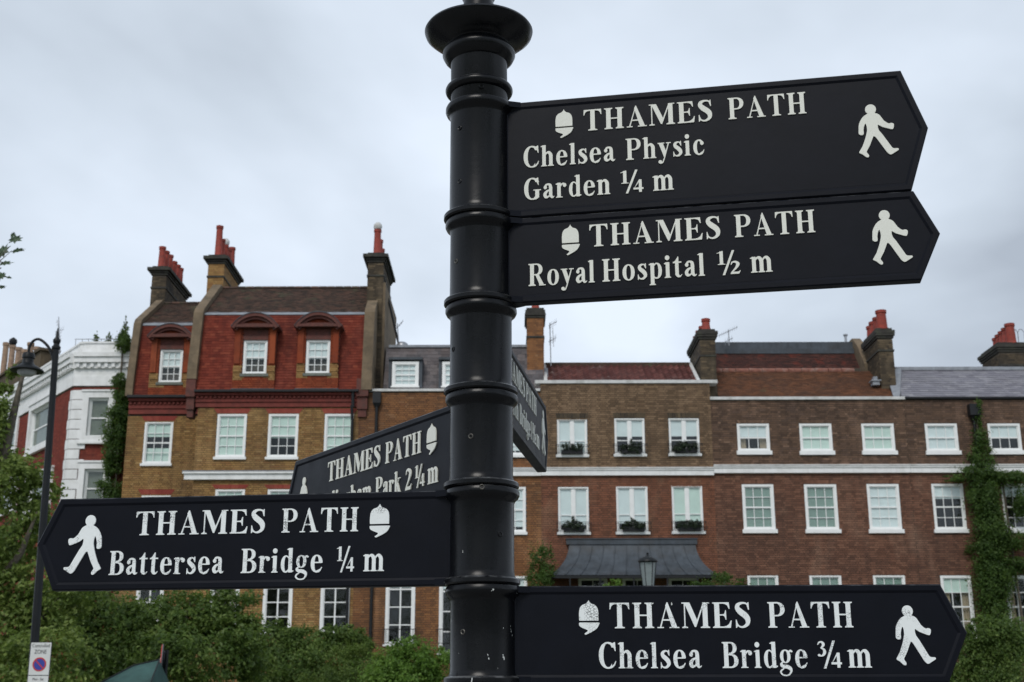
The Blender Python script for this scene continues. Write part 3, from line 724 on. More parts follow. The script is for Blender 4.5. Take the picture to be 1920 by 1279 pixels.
# ======== second house: orange brown brick with slate mansard
hB = house('brick_house', X(850), 'orange brown brick house with slate mansard, partly behind the black fingerpost')
ub0, ub1 = uR + .003, X(1014, 830)
wB = [pxbox(F0, 824, 880, 786, 858), pxbox(F0, 930, 986, 786, 858), pxbox(F0, 722, 778, 913, 1003), pxbox(F0, 824, 880, 913, 1003), pxbox(F0, 930, 986, 913, 1003), pxbox(F0, 932, 988.5, 1080, 1200)]
wB3 = [pxbox(F0, 722.5, 778, 1066, 1212), pxbox(F0, 823, 880, 1066, 1229)]
zBt = Z(734)
brick_wall(hB, F0, ub0, ub1, ZB, zBt, wB + wB3, M['brick_orange'], limit=260)
for i, b in enumerate(wB): window(hB, F0, b, 3, 4, 2, blind=.9, bmat='blind_white', fw=.075)
for i, b in enumerate(wB3): window(hB, F0, b, 2, 4, 3, blind=.22, bmat='blind_white', fw=.10, sill=.06, heavy=True)
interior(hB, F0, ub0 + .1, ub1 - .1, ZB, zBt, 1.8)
for a, b in ((722.5, 778), (823, 880)):
    m = MB(); u0, u1 = X(a, 1180) - .06, X(b, 1180) + .06; zt_ = Z(1181); zb_ = Z(1207)
    m.box(u0, u1, -.24, -.22, zt_, zt_ + .025, F0); m.box(u0, u1, -.24, -.22, zb_, zb_ + .02, F0)
    for i in range(12): q = u0 + (u1 - u0 - .012) * i / 11; m.box(q, q + .012, -.236, -.224, zb_ + .02, zt_, F0)
    m.box(u0, u0 + .02, -.22, 0, zt_, zt_ + .025, F0); m.box(u1 - .02, u1, -.22, 0, zt_, zt_ + .025, F0); m.build('balconette', M['iron'], hB)
MB().box(ub0 + .02, ub1 - .01, -.07, .42, zBt + .002, zBt + .09, F0).build('coping', M['coping'], hB)
dB = .5; zr1 = F0.hit(850, 655, 2.0)[1]
# slate dormers
dd = []
for (a, b) in ((732, 788), (826, 882)):
    d_ = .42; w = pxbox(F0, a + 3, b - 3, 678, 727, d_); o_ = MB()
    o_.box(w[0] - .02, w[1] + .02, d_ + .12, 2.2, w[2], w[3] + .06, F0); o_.box(w[0] - .13, w[1] + .13, d_ - .06, 2.4, w[3] + .062, w[3] + .15, F0)
    for s_ in (w[0] - .12, w[1] + .02): o_.box(s_, s_ + .1, d_ + .03, 2.0, w[2], w[3] + .06, F0)
    do = o_.build('dormer', M['lead'], hB); window(do, F0, w, 3, 4, 2, d=d_, blind=.95, bmat='blind_white', fw=.10, sill=.05, sill_over=.03)
    dd.append((w[0] - .1, w[1] + .1, w[2] - .3, w[3] + .1))
uBc = F0.hit(1019, 700, 1)[0]
tile_slope(hB, F0, X(716, 700), uBc, dB, zBt + .12, 1.35, F0.hit(850, 652, 1.35)[1], .25, .16, M['slate_dark'], holes=dd, name='slate', mass='roof_slates', limit=260, thick=.008, seed=31)
zrB = F0.hit(850, 652, 1.35)[1]
MB().prism([F0(X(716, 700), dB + .1, zBt), F0(X(716, 700), 1.42, zrB), F0(X(716, 700), 4, zrB + .15), F0(X(716, 700), 4, zBt)], F0(X(716, 700), 0, 0), F0(uBc, 0, 0)).build('roof_deck', M['lead'], hB)
MB().box(X(722, 655), uBc, 1.28, 1.5, zrB, zrB + .09, F0).build('lead_roll', M['lead_light'], hB)
m = MB(); up = X(707, 760); m.tube([F0(up, -.1, Z(760)), F0(up, -.1, .3)], .05); m.box(up - .14, up + .14, -.2, -.003, Z(757), Z(737), F0)
m.prism([F0(up - .14, -.2, Z(757) - .003), F0(up + .14, -.2, Z(757) - .003), F0(up + .05, -.12, Z(766)), F0(up - .05, -.12, Z(766))], F0(0, 0, 0), F0(0, .09, 0)); m.build('downpipe', M['iron'], hB, smooth=True)
cD = (F0.hit(988.5, 680, .9)[0], F0.hit(1020, 680, .9)[0])
chimney(hB, F0, cD[0], cD[1], .9, 2.3, Z(722), F0.hit(1004, 596, .9)[1], M['brick_orange'], pots=1, pot_h=.55, limit=120, cap_w=.06, neck=.75)
MB().prism([F0(cD[1] + .01, .62, Z(718)), F0(cD[1] + .01, .62, Z(713)), F0(cD[1] + .01, 1.6, F0.hit(1024, 690, 1.6)[1])], F0(0, 0, 0), F0(.14, 0, 0)).build('lead_flashing', M['lead_light'], hB)

# ======== middle house: brown over red brick, pantiles, window boxes, lead canopy
hC = house('brick_house', X(1175), 'middle house of brown over red brick with railed window boxes and lead canopy')
uc0, uc1 = ub1 + .003, X(1334, 800)
wC = [pxbox(F0, 1044.9, 1101, 785.4, 857.7), pxbox(F0, 1152.5, 1209, 784.5, 856.5), pxbox(F0, 1254.6, 1311.5, 784.5, 855.5), pxbox(F0, 1046.8, 1104, 913.4, 1003), pxbox(F0, 1156, 1215, 912, 1002.5), pxbox(F0, 1260.5, 1318, 910.5, 1001.5)]
wC3 = [pxbox(F0, 1085, 1140, 1082, 1200), pxbox(F0, 1168, 1225, 1082, 1200), pxbox(F0, 1255, 1310, 1082, 1200)]
zCt = Z(719.5)
brick_wall(hC, F0, uc0, uc1, ZB, zCt, wC + wC3, M['brick_middle'], limit=300)
wcs = []
for i, b in enumerate(wC):
    wcs.append(window(hC, F0, b, mull=True, blind=(1, .5, .5, .86, .84, .8)[i], bmat='blind_white' if i != 5 else 'blind', fw=.045, sill=.09))
    if i < 3: arch(hC, F0, b, .20, M['brick_sooty'], splay=.03)
for b in wC3: window(hC, F0, b, 2, 3, 2, blind=0, fw=.08)
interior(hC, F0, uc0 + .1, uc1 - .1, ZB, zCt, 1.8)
MB().box(X(1003, 718), X(1345, 718), -.05, .40, zCt + .002, Z(713.5), F0).build('coping', M['coping'], hC)
for i, b in enumerate(wC):
    m = MB(); zb_ = b[2] + .10; zt_ = zb_ + .30; u0, u1 = b[0] - .07, b[1] + .07
    for z_ in (zb_, zt_, zt_ - .06): m.box(u0, u1, -.20, -.185, z_, z_ + .014, F0)
    for k in range(13): q = u0 + (u1 - u0 - .01) * k / 12; m.box(q, q + .01, -.198, -.187, zb_ + .014, zt_, F0)
    for k in range(6): q = u0 + (u1 - u0) * (k + .5) / 6; m.lathe([(.001, -.001), (.022, 0), (.001, .001)], F0(q, -.193, zt_ - .025), 8)
    for q in (u0, u1 - .014): m.box(q, q + .014, -.185, -.0, zt_, zt_ + .014, F0); m.box(q, q + .014, -.185, -.0, zb_, zb_ + .014, F0)
    m.build('window_railing', M['iron'], hC)
# pantile roof
zp0 = Z(714); zp1 = F0.hit(1170, 684.5, 2.2)[1]; LsC = math.hypot(1.9, zp1 - zp0)
def pantiles(par, fr, u0, u1, d0, z0, d1, z1, w, g, mat, limit):
    me = bpy.data.meshes.new('pantile'); nseg = 6; v = []; f = []
    for k in range(nseg + 1):
        t = k / nseg; zz = .035 * math.cos(2 * math.pi * t) * (1 if t < .5 else .8) - .0; 
        for y in (-.5, .5): v += [((t - .5), y, zz + (.012 if y < 0 else -.012)), ((t - .5), y, zz - .014 + (.012 if y < 0 else -.012))]
    for k in range(nseg):
        b = 4 * k; c_ = b + 4; f += [(b, c_, c_ + 2, b + 2), (b + 1, b + 3, c_ + 3, c_ + 1), (b, b + 1, c_ + 1, c_)]
    me.from_pydata(v, [], f); me.materials.append(mat); me.update()
    ang = math.atan2(z1 - z0, d1 - d0); Ls = math.hypot(d1 - d0, z1 - z0); n = int(Ls / g) + 1; its = []
    for j in range(n):
        t = (j + .5) / n
        u = u0
        while u + w < u1: its.append((fr(u + w / 2, d0 + (d1 - d0) * t, z0 + (z1 - z0) * t + .04))); u += w
    its.sort(key=lambda p: p[1] ** 2 + p[0] ** 2); V = np.array(v); s3 = np.array([w * 1.06, Ls / n * 1.15, 1]); VV = []; FF = []
    for k, p in enumerate(its):
        if k < limit:
            o = bpy.data.objects.new('pantile', me); link(o, par, p); o.scale = s3; o.rotation_euler = (ang + rnd.gauss(0, .01), 0, fr.a)
        else:
            q = V * s3; y = q[:, 1] * math.cos(ang) - q[:, 2] * math.sin(ang); z = q[:, 1] * math.sin(ang) + q[:, 2] * math.cos(ang)
            VV.append(np.stack([q[:, 0] + p[0], y + p[1], z + p[2]], 1)); FF.append(np.array(f) + len(v) * len(FF))
    if VV:
        VV = np.concatenate(VV); c = VV.mean(0); o = bpy.data.objects.new('roof_pantiles', mesh_np('roof_pantiles', VV - c, np.concatenate(FF), mat)); link(o, par, c); o['kind'] = 'stuff'
up0, up1 = X(1026, 705), X(1311, 705)
pantiles(hC, F0, up0, up1, .45, zp0, 2.3, zp1, .22, .30, M['pantile'], 300)
MB().prism([F0(up0, .42, zp0 - .05), F0(up1, .42, zp0 - .05), F0(up1, 2.3, zp1 - .03), F0(up0, 2.3, zp1 - .03)], F0(0, 0, 0), F0(0, .02, -.1)).build('roof_deck', M['mortar_dark'], hC)
MB().box(up0, up1, 2.2, 2.45, zp1 - .05, zp1 + .10, F0).build('ridge', M['tile_old'], hC)
m = MB()
for u in (up0 - .10, up1 - .02): m.prism([F0(u, .40, zp0 - .05), F0(u, .40, zp0 + .10), F0(u, 2.4, zp1 + .14), F0(u, 2.4, zp1 - .05)], F0(0, 0, 0), F0(.12, 0, 0))
m.build('verge', M['coping'], hC)
# string course shared look, one per house
def string(par, u0, u1, pya, pyb, cap=True):
    z0, z1 = Z(pya), Z(pyb); h = z1 - z0; m = MB(); m.box(u0, u1, -.10, .003, z0, z0 + h * .62, F0); m.box(u0, u1, -.13, .003, z0 + h * .62 + .002, z0 + h * .8, F0); m.build('string_course', M['stucco'], par)
    MB().box(u0, u1, -.15, .003, z0 + h * .8 + .002, z1, F0).build('lead_capping', M['coping'], par)
string(hB, X(940, 885), ub1 - .002, 893, 878); string(hC, uc0 + .002, uc1 - .002, 892.5, 877.5)
# lead canopy with swept roof
cz0, cz1 = F0.hit(1188, 1078, -1.35)[1], Z(1022)
m = MB(); n = 10; tu0, tu1 = X(1067, 1022), X(1303, 1022); bu0, bu1 = F0.hit(1031, 1078, -1.35)[0], F0.hit(1346, 1078, -1.35)[0]
prof = []
for k in range(n + 1):
    t = k / n; s_ = t ** 2.1; prof.append((-.10 - 1.25 * (s_ * .75 + t * .25), cz1 + (cz0 - cz1) * (t * 1.12 - .12 * t * t if t < 1 else 1), s_ * .8 + t * .2))
rows_ = [[(tu0 + (bu0 - tu0) * p[2], p[0], p[1]), (tu1 + (bu1 - tu1) * p[2], p[0], p[1])] for p in prof]
V_ = []; Fc = []
for a, b in rows_: V_ += [F0(*a), F0(*b)]
for k in range(n): Fc.append((2 * k, 2 * k + 1, 2 * k + 3, 2 * k + 2))
# hipped ends back to the wall
off = len(V_)
for a, b in rows_: V_ += [F0(a[0], 0, a[2]), F0(b[0], 0, b[2])]
for k in range(n): Fc += [(2 * k, 2 * k + 2, off + 2 * k + 2, off + 2 * k), (2 * k + 1, off + 2 * k + 1, off + 2 * k + 3, 2 * k + 3)]
m.poly(V_, Fc); canopy = m.build('canopy', M['lead'], hC, smooth=True, autosmooth=R(30))
m = MB(); m.box(tu0 - .1, tu1 + .06, -.14, .003, cz1, cz1 + .17, F0); m.box(tu0 - .12, tu1 + .08, -.17, .003, cz1 + .172, cz1 + .20, F0); m.build('canopy_head', M['lead'], canopy)
for k in range(1, 11):
    t = k / 11; m = MB(); m.tube([F0(a[0] + (b[0] - a[0]) * t, a[1] - .012, a[2] + .012) for a, b in rows_], .010, 6); m.build('lead_seam', M['lead'], canopy, smooth=True)
m = MB(); m.box(bu0 + .06, bu1 - .06, -1.33, -1.27, cz0 - .10, cz0 - .004, F0); m.box(bu0 + .06, bu0 + .12, -1.27, 0, cz0 - .10, cz0 - .004, F0); m.box(bu1 - .12, bu1 - .06, -1.27, 0, cz0 - .10, cz0 - .004, F0)
for t in (.12, .3, .5, .7, .88): q = bu0 + (bu1 - bu0) * t; m.tube([F0(q, -1.3, cz0 - .1), F0(q, -1.3, .0)], .03)
m.build('canopy_frame', M['iron'], canopy)
MB().box(bu0 + .3, bu1 - .3, .31, .36, ZB, cz0 + .2, F0).build('canopy_shade_sheet', M['dark_room'], canopy)  # flat sheet; the shade under the canopy is put into its dark colour

MB().box(uc1 - .26, uc1 - .004, .302, 1.0, Z(762), zCt - .002, F0).build('return_wall', M['brick_sooty'], hC)
MB().box(uc1 + .006, X(1345, 730), .42, .80, Z(762), zCt - .002, F0).build('party_wall', M['brick_sooty'], hC)
# chimney on the party wall between middle and right houses
cE = (F0.hit(1313, 665, .8)[0], F0.hit(1342, 665, .8)[0])
chimney(hC, F0, cE[0], cE[1], .8, 3.4, Z(756), F0.hit(1325, 636, .8)[1], M['brick_sooty'], pots=4, pot_h=.42, pot_r=.16, limit=120, cap_w=.10, neck=.65)

# ======== right house with long tile roof
hD = house('brick_house', X(1515), 'dark brown brick house with white coping under a brown tiled roof')
ud0, ud1 = uc1 + .003, X(1699, 800)
wD = [pxbox(F0, 1382.7, 1443.3, 794, 853), pxbox(F0, 1500, 1560.7, 794, 853.3), pxbox(F0, 1616.7, 1677.7, 794, 853)]
wD2 = [pxbox(F0, 1392.8, 1452.4, 908, 1000), pxbox(F0, 1510, 1571, 908, 1000), pxbox(F0, 1628, 1688.6, 907.5, 1000)]
wD3 = [pxbox(F0, 1404, 1462, 1078, 1190), pxbox(F0, 1521, 1581, 1078, 1190), pxbox(F0, 1641, 1701, 1078, 1190)]
wD3[2] = (wD3[2][0], min(wD3[2][1], ud1 - .05), *wD3[2][2:])
zDt = Z(751)
brick_wall(hD, F0, ud0, ud1, ZB, zDt, wD + wD2 + wD3, M['brick_right'], limit=300)
for i, b in enumerate(wD): window(hD, F0, b, 3, 2, 1, blind=(0.45, 1, 1)[i], fw=.08, sill=.14, bmat=('blind_white', 'blind', 'blind')[i], curtain=i == 0)
for i, b in enumerate(wD2): window(hD, F0, b, 3, 4, 2, blind=1, fw=.085, sill=.13, bmat='blind_sage' if i < 2 else 'blind_white')
for i, b in enumerate(wD3): window(hD, F0, b, 3, 4, 2, blind=1, bmat='blind_sage', fw=.07, sill=.1)
for b in wD + wD2 + wD3: arch(hD, F0, b, .11 if b in wD else .14, M['brick_right'], splay=.05)
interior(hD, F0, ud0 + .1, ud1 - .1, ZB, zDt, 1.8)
string(hD, ud0 + .002, ud1 - .002, 888.5, 873)
MB().box(X(1331, 748), X(1697, 748), -.07, .40, zDt + .002, Z(745.5), F0).build('coping', M['coping'], hD)
zt0 = Z(744) - .05; zt1 = F0.hit(1500, 697, 2.4)[1]
uTl, uTr = F0.hit(1343, 720, 1)[0], F0.hit(1682, 743, .3)[0]; uTr2 = F0.hit(1643, 697, 2.4)[0]
tile_slope(hD, F0, uTl, uTr, .38, zt0, 2.4, zt1, .17, .11, M['tile_brown'], limit=300, seed=41, ur=lambda t: uTr + (uTr2 - uTr) * t)
m = MB(); n = 11; ur_ = F0.hit(1602, 694, 2.4)[0]
for i in range(n):
    a = uTl + (ur_ - uTl) * i / n; w = (ur_ - uTl) / n - .02
    o = MB().lathe([(.115, 0), (.12, .02), (.11, w)], (0, 0, 0), 10)
    o.v = [F0(a + z, 2.42 + x, zt1 + .02 + y) for x, y, z in o.v]; o.build('ridge_tile', M['ridge'], hD, smooth=True)
zu0 = F0.hit(1480, 692, 3.2)[1]; zu1 = F0.hit(1480, 663, 3.9)[1]; uUr = F0.hit(1612, 675, 3.5)[0]
tile_slope(hD, F0, uTl, uUr, 3.2, zu0, 3.9, zu1, .17, .11, M['tile_patch'], name='tile', mass='upper_roof_tiles', limit=120, seed=43)
m = MB(); m.box(uTl, uUr, 3.82, 3.95, zu1 - .02, zu1 + .17, F0); m.box(uTl, uUr, 3.96, 7.0, zu1 - .4, F0.hit(1480, 647, 4.4)[1], F0); m.build('lead_flat', M['lead'], hD)
m = MB(); m.box(uTl + .05, uUr, 2.45, 3.1, zt0, zt1 - .05, F0); m.box(uTl + .05, uUr, 3.1, 3.95, zt0, zu0, F0); m.build('roof_core', M['mortar_dark'], hD)
# raking parapet then the chimney
cG = (F0.hit(1648.5, 670, 1.1)[0], F0.hit(1676, 670, 1.1)[0])
chimney(hD, F0, cG[0], cG[1], 1.1, 2.9, Z(735), F0.hit(1660, 634, 1.1)[1], M['brick_sooty'], pots=4, pot_h=.66, pot_r=.20, hvar=[1.1, .9, .85, .8], limit=120, cap_w=.09, neck=.5)
parapet(hD, F0, F0.hit(1611, 670, 3.2)[0], F0.hit(1627, 670, 3.2)[0], [(2.6, zt1), (2.6, zt1 + .35), (3.4, zu1 + .2), (4.0, zu1 + .62), (5.0, zu1 + .62), (5.0, zt1)], M['render'])
MB().tube([F0(*([F0.hit(1586, 640, 4.5)[0], 4.5, zu1])), F0(F0.hit(1586, 640, 4.5)[0], 4.5, F0.hit(1586, 630, 4.5)[1])], .05).lathe([(.09, 0), (.09, .06), (.02, .07)], F0(F0.hit(1586, 640, 4.5)[0], 4.5, F0.hit(1586, 630, 4.5)[1]), 10).build('vent_pipe', M['aluminium'], hD)
x_, z_ = F0.hit(1640, 718, 1.2); m = MB(); m.box(x_ - .12, x_ + .12, 1.0, 1.3, z_ - .12, z_ + .02, F0); m.box(x_ - .17, x_ + .17, .95, 1.35, z_ + .022, z_ + .06, F0); m.box(x_ - .07, x_ + .07, 1.05, 1.25, z_ + .062, z_ + .2, F0); m.build('roof_vent', M['lead_light'], hD)

# ======== far right house with slate roof
hE = house('brick_house', X(1850), 'dark brick house at the right under a slate roof, creeper up its front')
ue0, ue1 = ud1 + .003, X(2080, 800)
wE = [pxbox(F0, 1736, 1796.7, 794, 853), pxbox(F0, 1854, 1915, 794, 852.5), pxbox(F0, 1972, 2033, 794, 852.5)]
wE2 = [pxbox(F0, 1750, 1809.5, 907, 999.5), pxbox(F0, 1881, 1940, 907, 999.5)]
wE3 = [pxbox(F0, 1768, 1826, 1079, 1200), pxbox(F0, 1890, 1949, 1079, 1200)]
zEt = Z(750)
brick_wall(hE, F0, ue0, ue1, ZB, zEt, wE + wE2 + wE3, M['brick_right'], limit=280)
for i, b in enumerate(wE): window(hE, F0, b, 3, 2, 1, blind=(.97, .5, .5)[i], fw=.08, sill=.14, bmat='blind_white')
for i, b in enumerate(wE2): window(hE, F0, b, 3, 4, 2, blind=(.3, .25)[i], fw=.075, sill=.12, bmat='blind_white')
for i, b in enumerate(wE3): window(hE, F0, b, 3, 4, 2, blind=(.25, .0)[i], fw=.085, sill=.08, bmat='blind', curtain=True)
for b in wE + wE2 + wE3: arch(hE, F0, b, .11, M['brick_right'], splay=.05)
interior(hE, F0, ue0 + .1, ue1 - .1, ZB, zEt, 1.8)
string(hE, ue0 + .002, ue1, 888.5, 873)
MB().box(ue0 + .02, ue1, -.10, .30, zEt + .002, Z(746.5), F0).build('gutter', M['iron'], hE)
ze0, ze1 = Z(747), F0.hit(1800, 694, 2.6)[1]; uEl = F0.hit(1688, 743, .2)[0]; uEl2 = F0.hit(1679, 694, 2.6)[0]
tile_slope(hE, F0, uEl, ue1, .05, ze0, 2.6, ze1, .28, .21, M['slate'], name='slate', mass='roof_slates', limit=300, thick=.010, seed=51, ul=lambda t: uEl + (uEl2 - uEl) * t)
MB().prism([F0(uEl2, 2.5, ze1 - .02), F0(uEl2, 2.5, ze1 + .10), F0(uEl2, 3.1, ze1 + .26), F0(uEl2, 3.1, ze1)], F0(0, 0, 0), F0(ue1 - uEl2, 0, 0)).build('lead_ridge', M['lead_light'], hE)
MB().box(uEl2 + .1, ue1, 2.8, 6, 0, ze1 + .05, F0).build('roof_core', M['mortar_dark'], hE)
MB().prism([F0(uEl - .2, .3, zEt + .05), F0(uEl - .02, .2, zEt + .05), F0(uEl2 + .1, 2.2, ze1 - .1), F0(uEl2 - .5, 2.2, ze1 - .15)], F0(0, 0, 0), F0(0, 0, .07)).build('lead_flashing', M['lead_light'], hE)
cH = (F0.hit(1858, 670, 3.4)[0], F0.hit(1912, 670, 3.4)[0])
chimney(hE, F0, cH[0] + .25, cH[1] + .35, 3.2, 5.0, ze1 - 1, F0.hit(1885, 660, 3.2)[1], M['brick_sooty'], pots=5, pot_h=.72, pot_r=.19, hvar=[1.1, 1, .95, .9, .85], limit=90, cap_w=.12)
m = MB()
for k in range(2):
    u, z = F0.hit(1904 + 12 * k, 640, 3.6); m.tube([F0(u - .12, 3.6, z - .3), F0(u - .12, 3.6, z + .35), F0(u - .05, 3.6, z + .47), F0(u + .05, 3.6, z + .47), F0(u + .12, 3.6, z + .35), F0(u + .12, 3.6, z - .3)], .015, 6)
m.build('flue_hoop', M['aluminium'], hE, smooth=True)
m = MB(); up = X(1823, 775); m.box(up - .17, up + .17, -.3, -.003, Z(783), Z(762), F0); m.prism([F0(up - .13, -.27, Z(783) - .003), F0(up + .13, -.27, Z(783) - .003), F0(up + .05, -.16, Z(792)), F0(up - .05, -.16, Z(792))], F0(0, 0, 0), F0(0, .15, 0))
m.tube([F0(up, -.1, Z(790)), F0(up, -.1, .3)], .05); m.build('downpipe', M['iron'], hE, smooth=True)

# ======== white trimmed corner house at the left
FR = Frame(FB.hit(115, 800)[0], 45.2)             # right facet origin at the quoins
hF = thing('corner_house', (-17, 46, 0), 'red brick corner house with white quoins, stucco cornice and roof garden', 'house', 'terraced houses across the road')
fu1 = FR.hit(247, 800)[0]
wF = [pxbox(FR, 153, 214, 735, 833), pxbox(FR, 145, 206, 868, 965), pxbox(FR, 138, 200, 1005, 1110)]
FL_ = Frame(FR.ox, FR.oy, math.pi - math.atan2(5.3, 4.0))  # the facet running back to the left; u grows away from the corner
FLr = Frame(FR.ox, FR.oy, -math.atan2(5.3, 4.0))           # same wall, u negative to the left
def lbox(x0, x1, y0, y1, yy0, yy1):
    ua, za = FLr.hit(x0, y1); ub, zb_ = FLr.hit(x1, yy1); _, zt_ = FLr.hit(x1, yy0)
    return ua, ub, zb_, zt_
wL = [lbox(50, 93, 760, 846, 744, 838), lbox(-12, 30, 780, 846, 765, 850), lbox(50, 93, 0, 905, 880, 965), lbox(-12, 30, 0, 905, 895, 960)]
zF = FR.hit(180, 724)[1]; qz0 = FR.hit(130, 940)[1]
brick_wall(hF, FR, .0, fu1, ZB, zF, wF, M['brick_red'], limit=120); brick_wall(hF, FLr, -8.5, 0, ZB, zF, wL, M['brick_red'], limit=120, name='side_wall')
for fr, ws in ((FR, wF), (FLr, wL)):
    for i, b in enumerate(ws):
        m = MB(); bars(m, fr, b[0], b[1], b[2] + .08, b[3], -.07, .10, .22); m.box(b[0] - .06, b[1] + .06, -.14, -.003, b[2], b[2] + .078, fr); m.box(b[0] - .05, b[1] + .05, -.11, -.003, b[3] + .002, b[3] + .07, fr)
        s_ = m.build('window_surround', M['stucco'], hF); window(s_, fr, (b[0] + .22, b[1] - .22, b[2] + .26, b[3] - .22), 1, 2, 1, d=.06, blind=.97, bmat='blind_olive', fw=.06, sill=0)
interior(hF, FR, .3, fu1 - .1, ZB, zF, 1.8); 
m = MB(); m.box(-8.4, -.2, 1.8, 1.85, ZB, zF, FLr); m.build('room_walls', M['dark_room'], hF)
# quoins
z = qz0 - 2.5; k = 0; itq = []
for i in range(24):
    if z + .36 > zF: break
    w = (.60, .42)[i % 2]
    for fr, a in ((FR, w / 2), (FLr, -w * .2)):
        if fr is FLr: w *= .4
        o = MB(); o.box(a - w / 2, a + w / 2, -.062 if fr is FR else -.058, .0, z + .012, z + .35, fr); o.build('quoin', M['stucco'], hF)
    z += .365
# stucco cornice and parapet on both facets
H = lambda py, px=180, fr=FR: fr.hit(px, py)[1]
zk = [H(724), H(706), H(692), H(682), H(672), H(664)]
for fr, a, b in ((FR, -.02, fu1 + .1), (FLr, -9, .02)):
    m = MB(); m.box(a, b, -.06, .3, zk[0] + .002, zk[1], fr); m.box(a, b, -.04, .3, zk[1] + .002, zk[2], fr); m.box(a, b, -.24, .3, zk[3] + .002, zk[4], fr); m.box(a, b, -.30, .3, zk[4] + .002, zk[5], fr); m.box(a, b, -.12, .3, zk[2] + .002, zk[3], fr)
    m.build('cornice', M['stucco'], hF)
    D = MB(); n = int((b - a) / .26)
    for i in range(n): q = a + (i + .3) * (b - a) / n; D.box(q, q + .12, -.19, -.118, zk[2] + .03, zk[3], fr)
    D.build('dentils', M['stucco'], hF)
zpar = FR.hit(180, 644, .4)[1]
m = MB()
zpar = FR.hit(180, 644, .1)[1]
m.box(.16, fu1 + .1, .10, .4, zk[5] + .003, zpar, FR); m.box(.12, fu1 + .1, .05, .45, zpar + .002, zpar + .06, FR)
m.box(-9, -.16, .10, .4, zk[5] + .003, zpar - .05, FLr); m.box(-9, -.12, .05, .45, zpar - .048, zpar + .01, FLr)
c0 = FR(.17, .30, 0); m.lathe([(.2, zk[5] + .004), (.2, zpar - .02), (.25, zpar - .018), (.25, zpar + .05)], (c0[0], c0[1], 0), 20)
m.build('parapet_wall', M['stucco'], hF)
MB().box(.3, fu1 + .05, .62, 5, zk[5] - .6, zk[5] + .05, FR).build('roof_deck', M['lead'], hF)
m = MB(); un = lambda px: FR.hit(px, 640, 1.0)[0]
zr = FR.hit(170, 636, 1.0)[1]
m.tube([FR(un(140), 1.0, zr), FR(fu1, 1.0, zr)], .015, 6)
for px in range(142, 235, 12): m.tube([FR(un(px), 1.0, zpar - .2), FR(un(px), 1.0, zr)], .012, 6)
m.build('roof_railing', M['aluminium'], hF)
# its pots, seen over the parapet at the far left
ua = FLr.hit(0, 660, 1.6)[0]; ub = FLr.hit(88, 660, 1.6)[0]; zt9 = FLr.hit(50, 686, 1.6)[1]
m = MB(); m.box(ua - .8, ub + .2, 1.3, 2.0, 6, zt9, FLr); m.box(ua - .9, ub + .3, 1.2, 2.1, zt9 + .002, zt9 + .12, FLr); st = m.build('chimney', M['brick_sooty'], hF)
for px, py in ((12, 643), (24, 648), (36, 652), (47, 656), (58, 643), (70, 651), (82, 656)):
    u, zt_ = FLr.hit(px, py, 1.6); zb_ = zt9 + .12; h = zt_ - zb_; MB().lathe([(.15, 0), (.14, .1), (.13, h - .16), (.16, h - .14), (.16, h), (.11, h), (.11, h - .1)], FLr(u, 1.6, zb_), 12).build('chimney_pot', M['pot_buff'], st, smooth=True)
u, z = FLr.hit(24, 647, 1.6); MB().lathe([(.02, 0), (.14, .02), (.19, .14), (.17, .26), (.05, .36), (.01, .38)], FLr(u, 1.6, z), 12).build('cowl', M['iron'], st, smooth=True)
# ------------------------------------------------------------------ the fingerpost
def castmat(name, c, rough, chips=0, bmpd=.0006, dust=.5, spec=.3):
    m, N, L, P = newmat(name); P.inputs['Specular IOR Level'].default_value = spec
    base = mixc(N, L, noise(N, L, 14, 4), tuple(x * .7 for x in c), tuple(x * 1.35 for x in c))
    g = N.new('ShaderNodeNewGeometry'); sx = N.new('ShaderNodeSeparateXYZ'); L.new(g.outputs['Normal'], sx.inputs[0])
    # pale street dust lying on ledges that face up
    f = mnode(N, L, 'MULTIPLY', mnode(N, L, 'SUBTRACT', sx.outputs[2], .55, True), mnode(N, L, 'MULTIPLY', mnode(N, L, 'SUBTRACT', noise(N, L, 28, 5, .7), .42, True), 9 * dust, True), True)
    base = mixc(N, L, f, base, (.33, .34, .35))
    if chips:
        n = noise(N, L, 75, 3, .6, vscale=(1, 1, .45)); big = noise(N, L, 7, 2)
        sz = N.new('ShaderNodeSeparateXYZ'); L.new(g.outputs['Position'], sz.inputs[0])
        lowf = mnode(N, L, 'MULTIPLY', mnode(N, L, 'SUBTRACT', EZ + .42, sz.outputs[2], True), 5.0, True)
        ff = mnode(N, L, 'MULTIPLY', mnode(N, L, 'MULTIPLY', mnode(N, L, 'GREATER_THAN', n, .700 + (.055 if chips > 1 else 0)), mnode(N, L, 'GREATER_THAN', big, .49)), lowf, True)
        base = mixc(N, L, ff, base, (.55, .57, .56))
    L.new(base, P.inputs['Base Color'])
    rr = mnode(N, L, 'ADD', mnode(N, L, 'MULTIPLY', noise(N, L, 20, 4), .25), rough - .12); L.new(rr, P.inputs['Roughness'])
    h = mnode(N, L, 'ADD', noise(N, L, 60, 3), mnode(N, L, 'MULTIPLY', noise(N, L, 260, 2), .25)); L.new(bump(N, L, h, bmpd), P.inputs['Normal'])
    return m
M['post_paint'] = castmat('glossy_black_post_paint', (.0030, .0034, .0046), .27, 1, .0002, spec=.25)
M['arm_paint'] = castmat('blue_black_arm_paint', (.0046, .0056, .0098), .42, 2, .00015, spec=.13)
M['screw'] = plain('worn_steel_screw', (.10, .095, .085), .45, .4, 200, metal=.6)
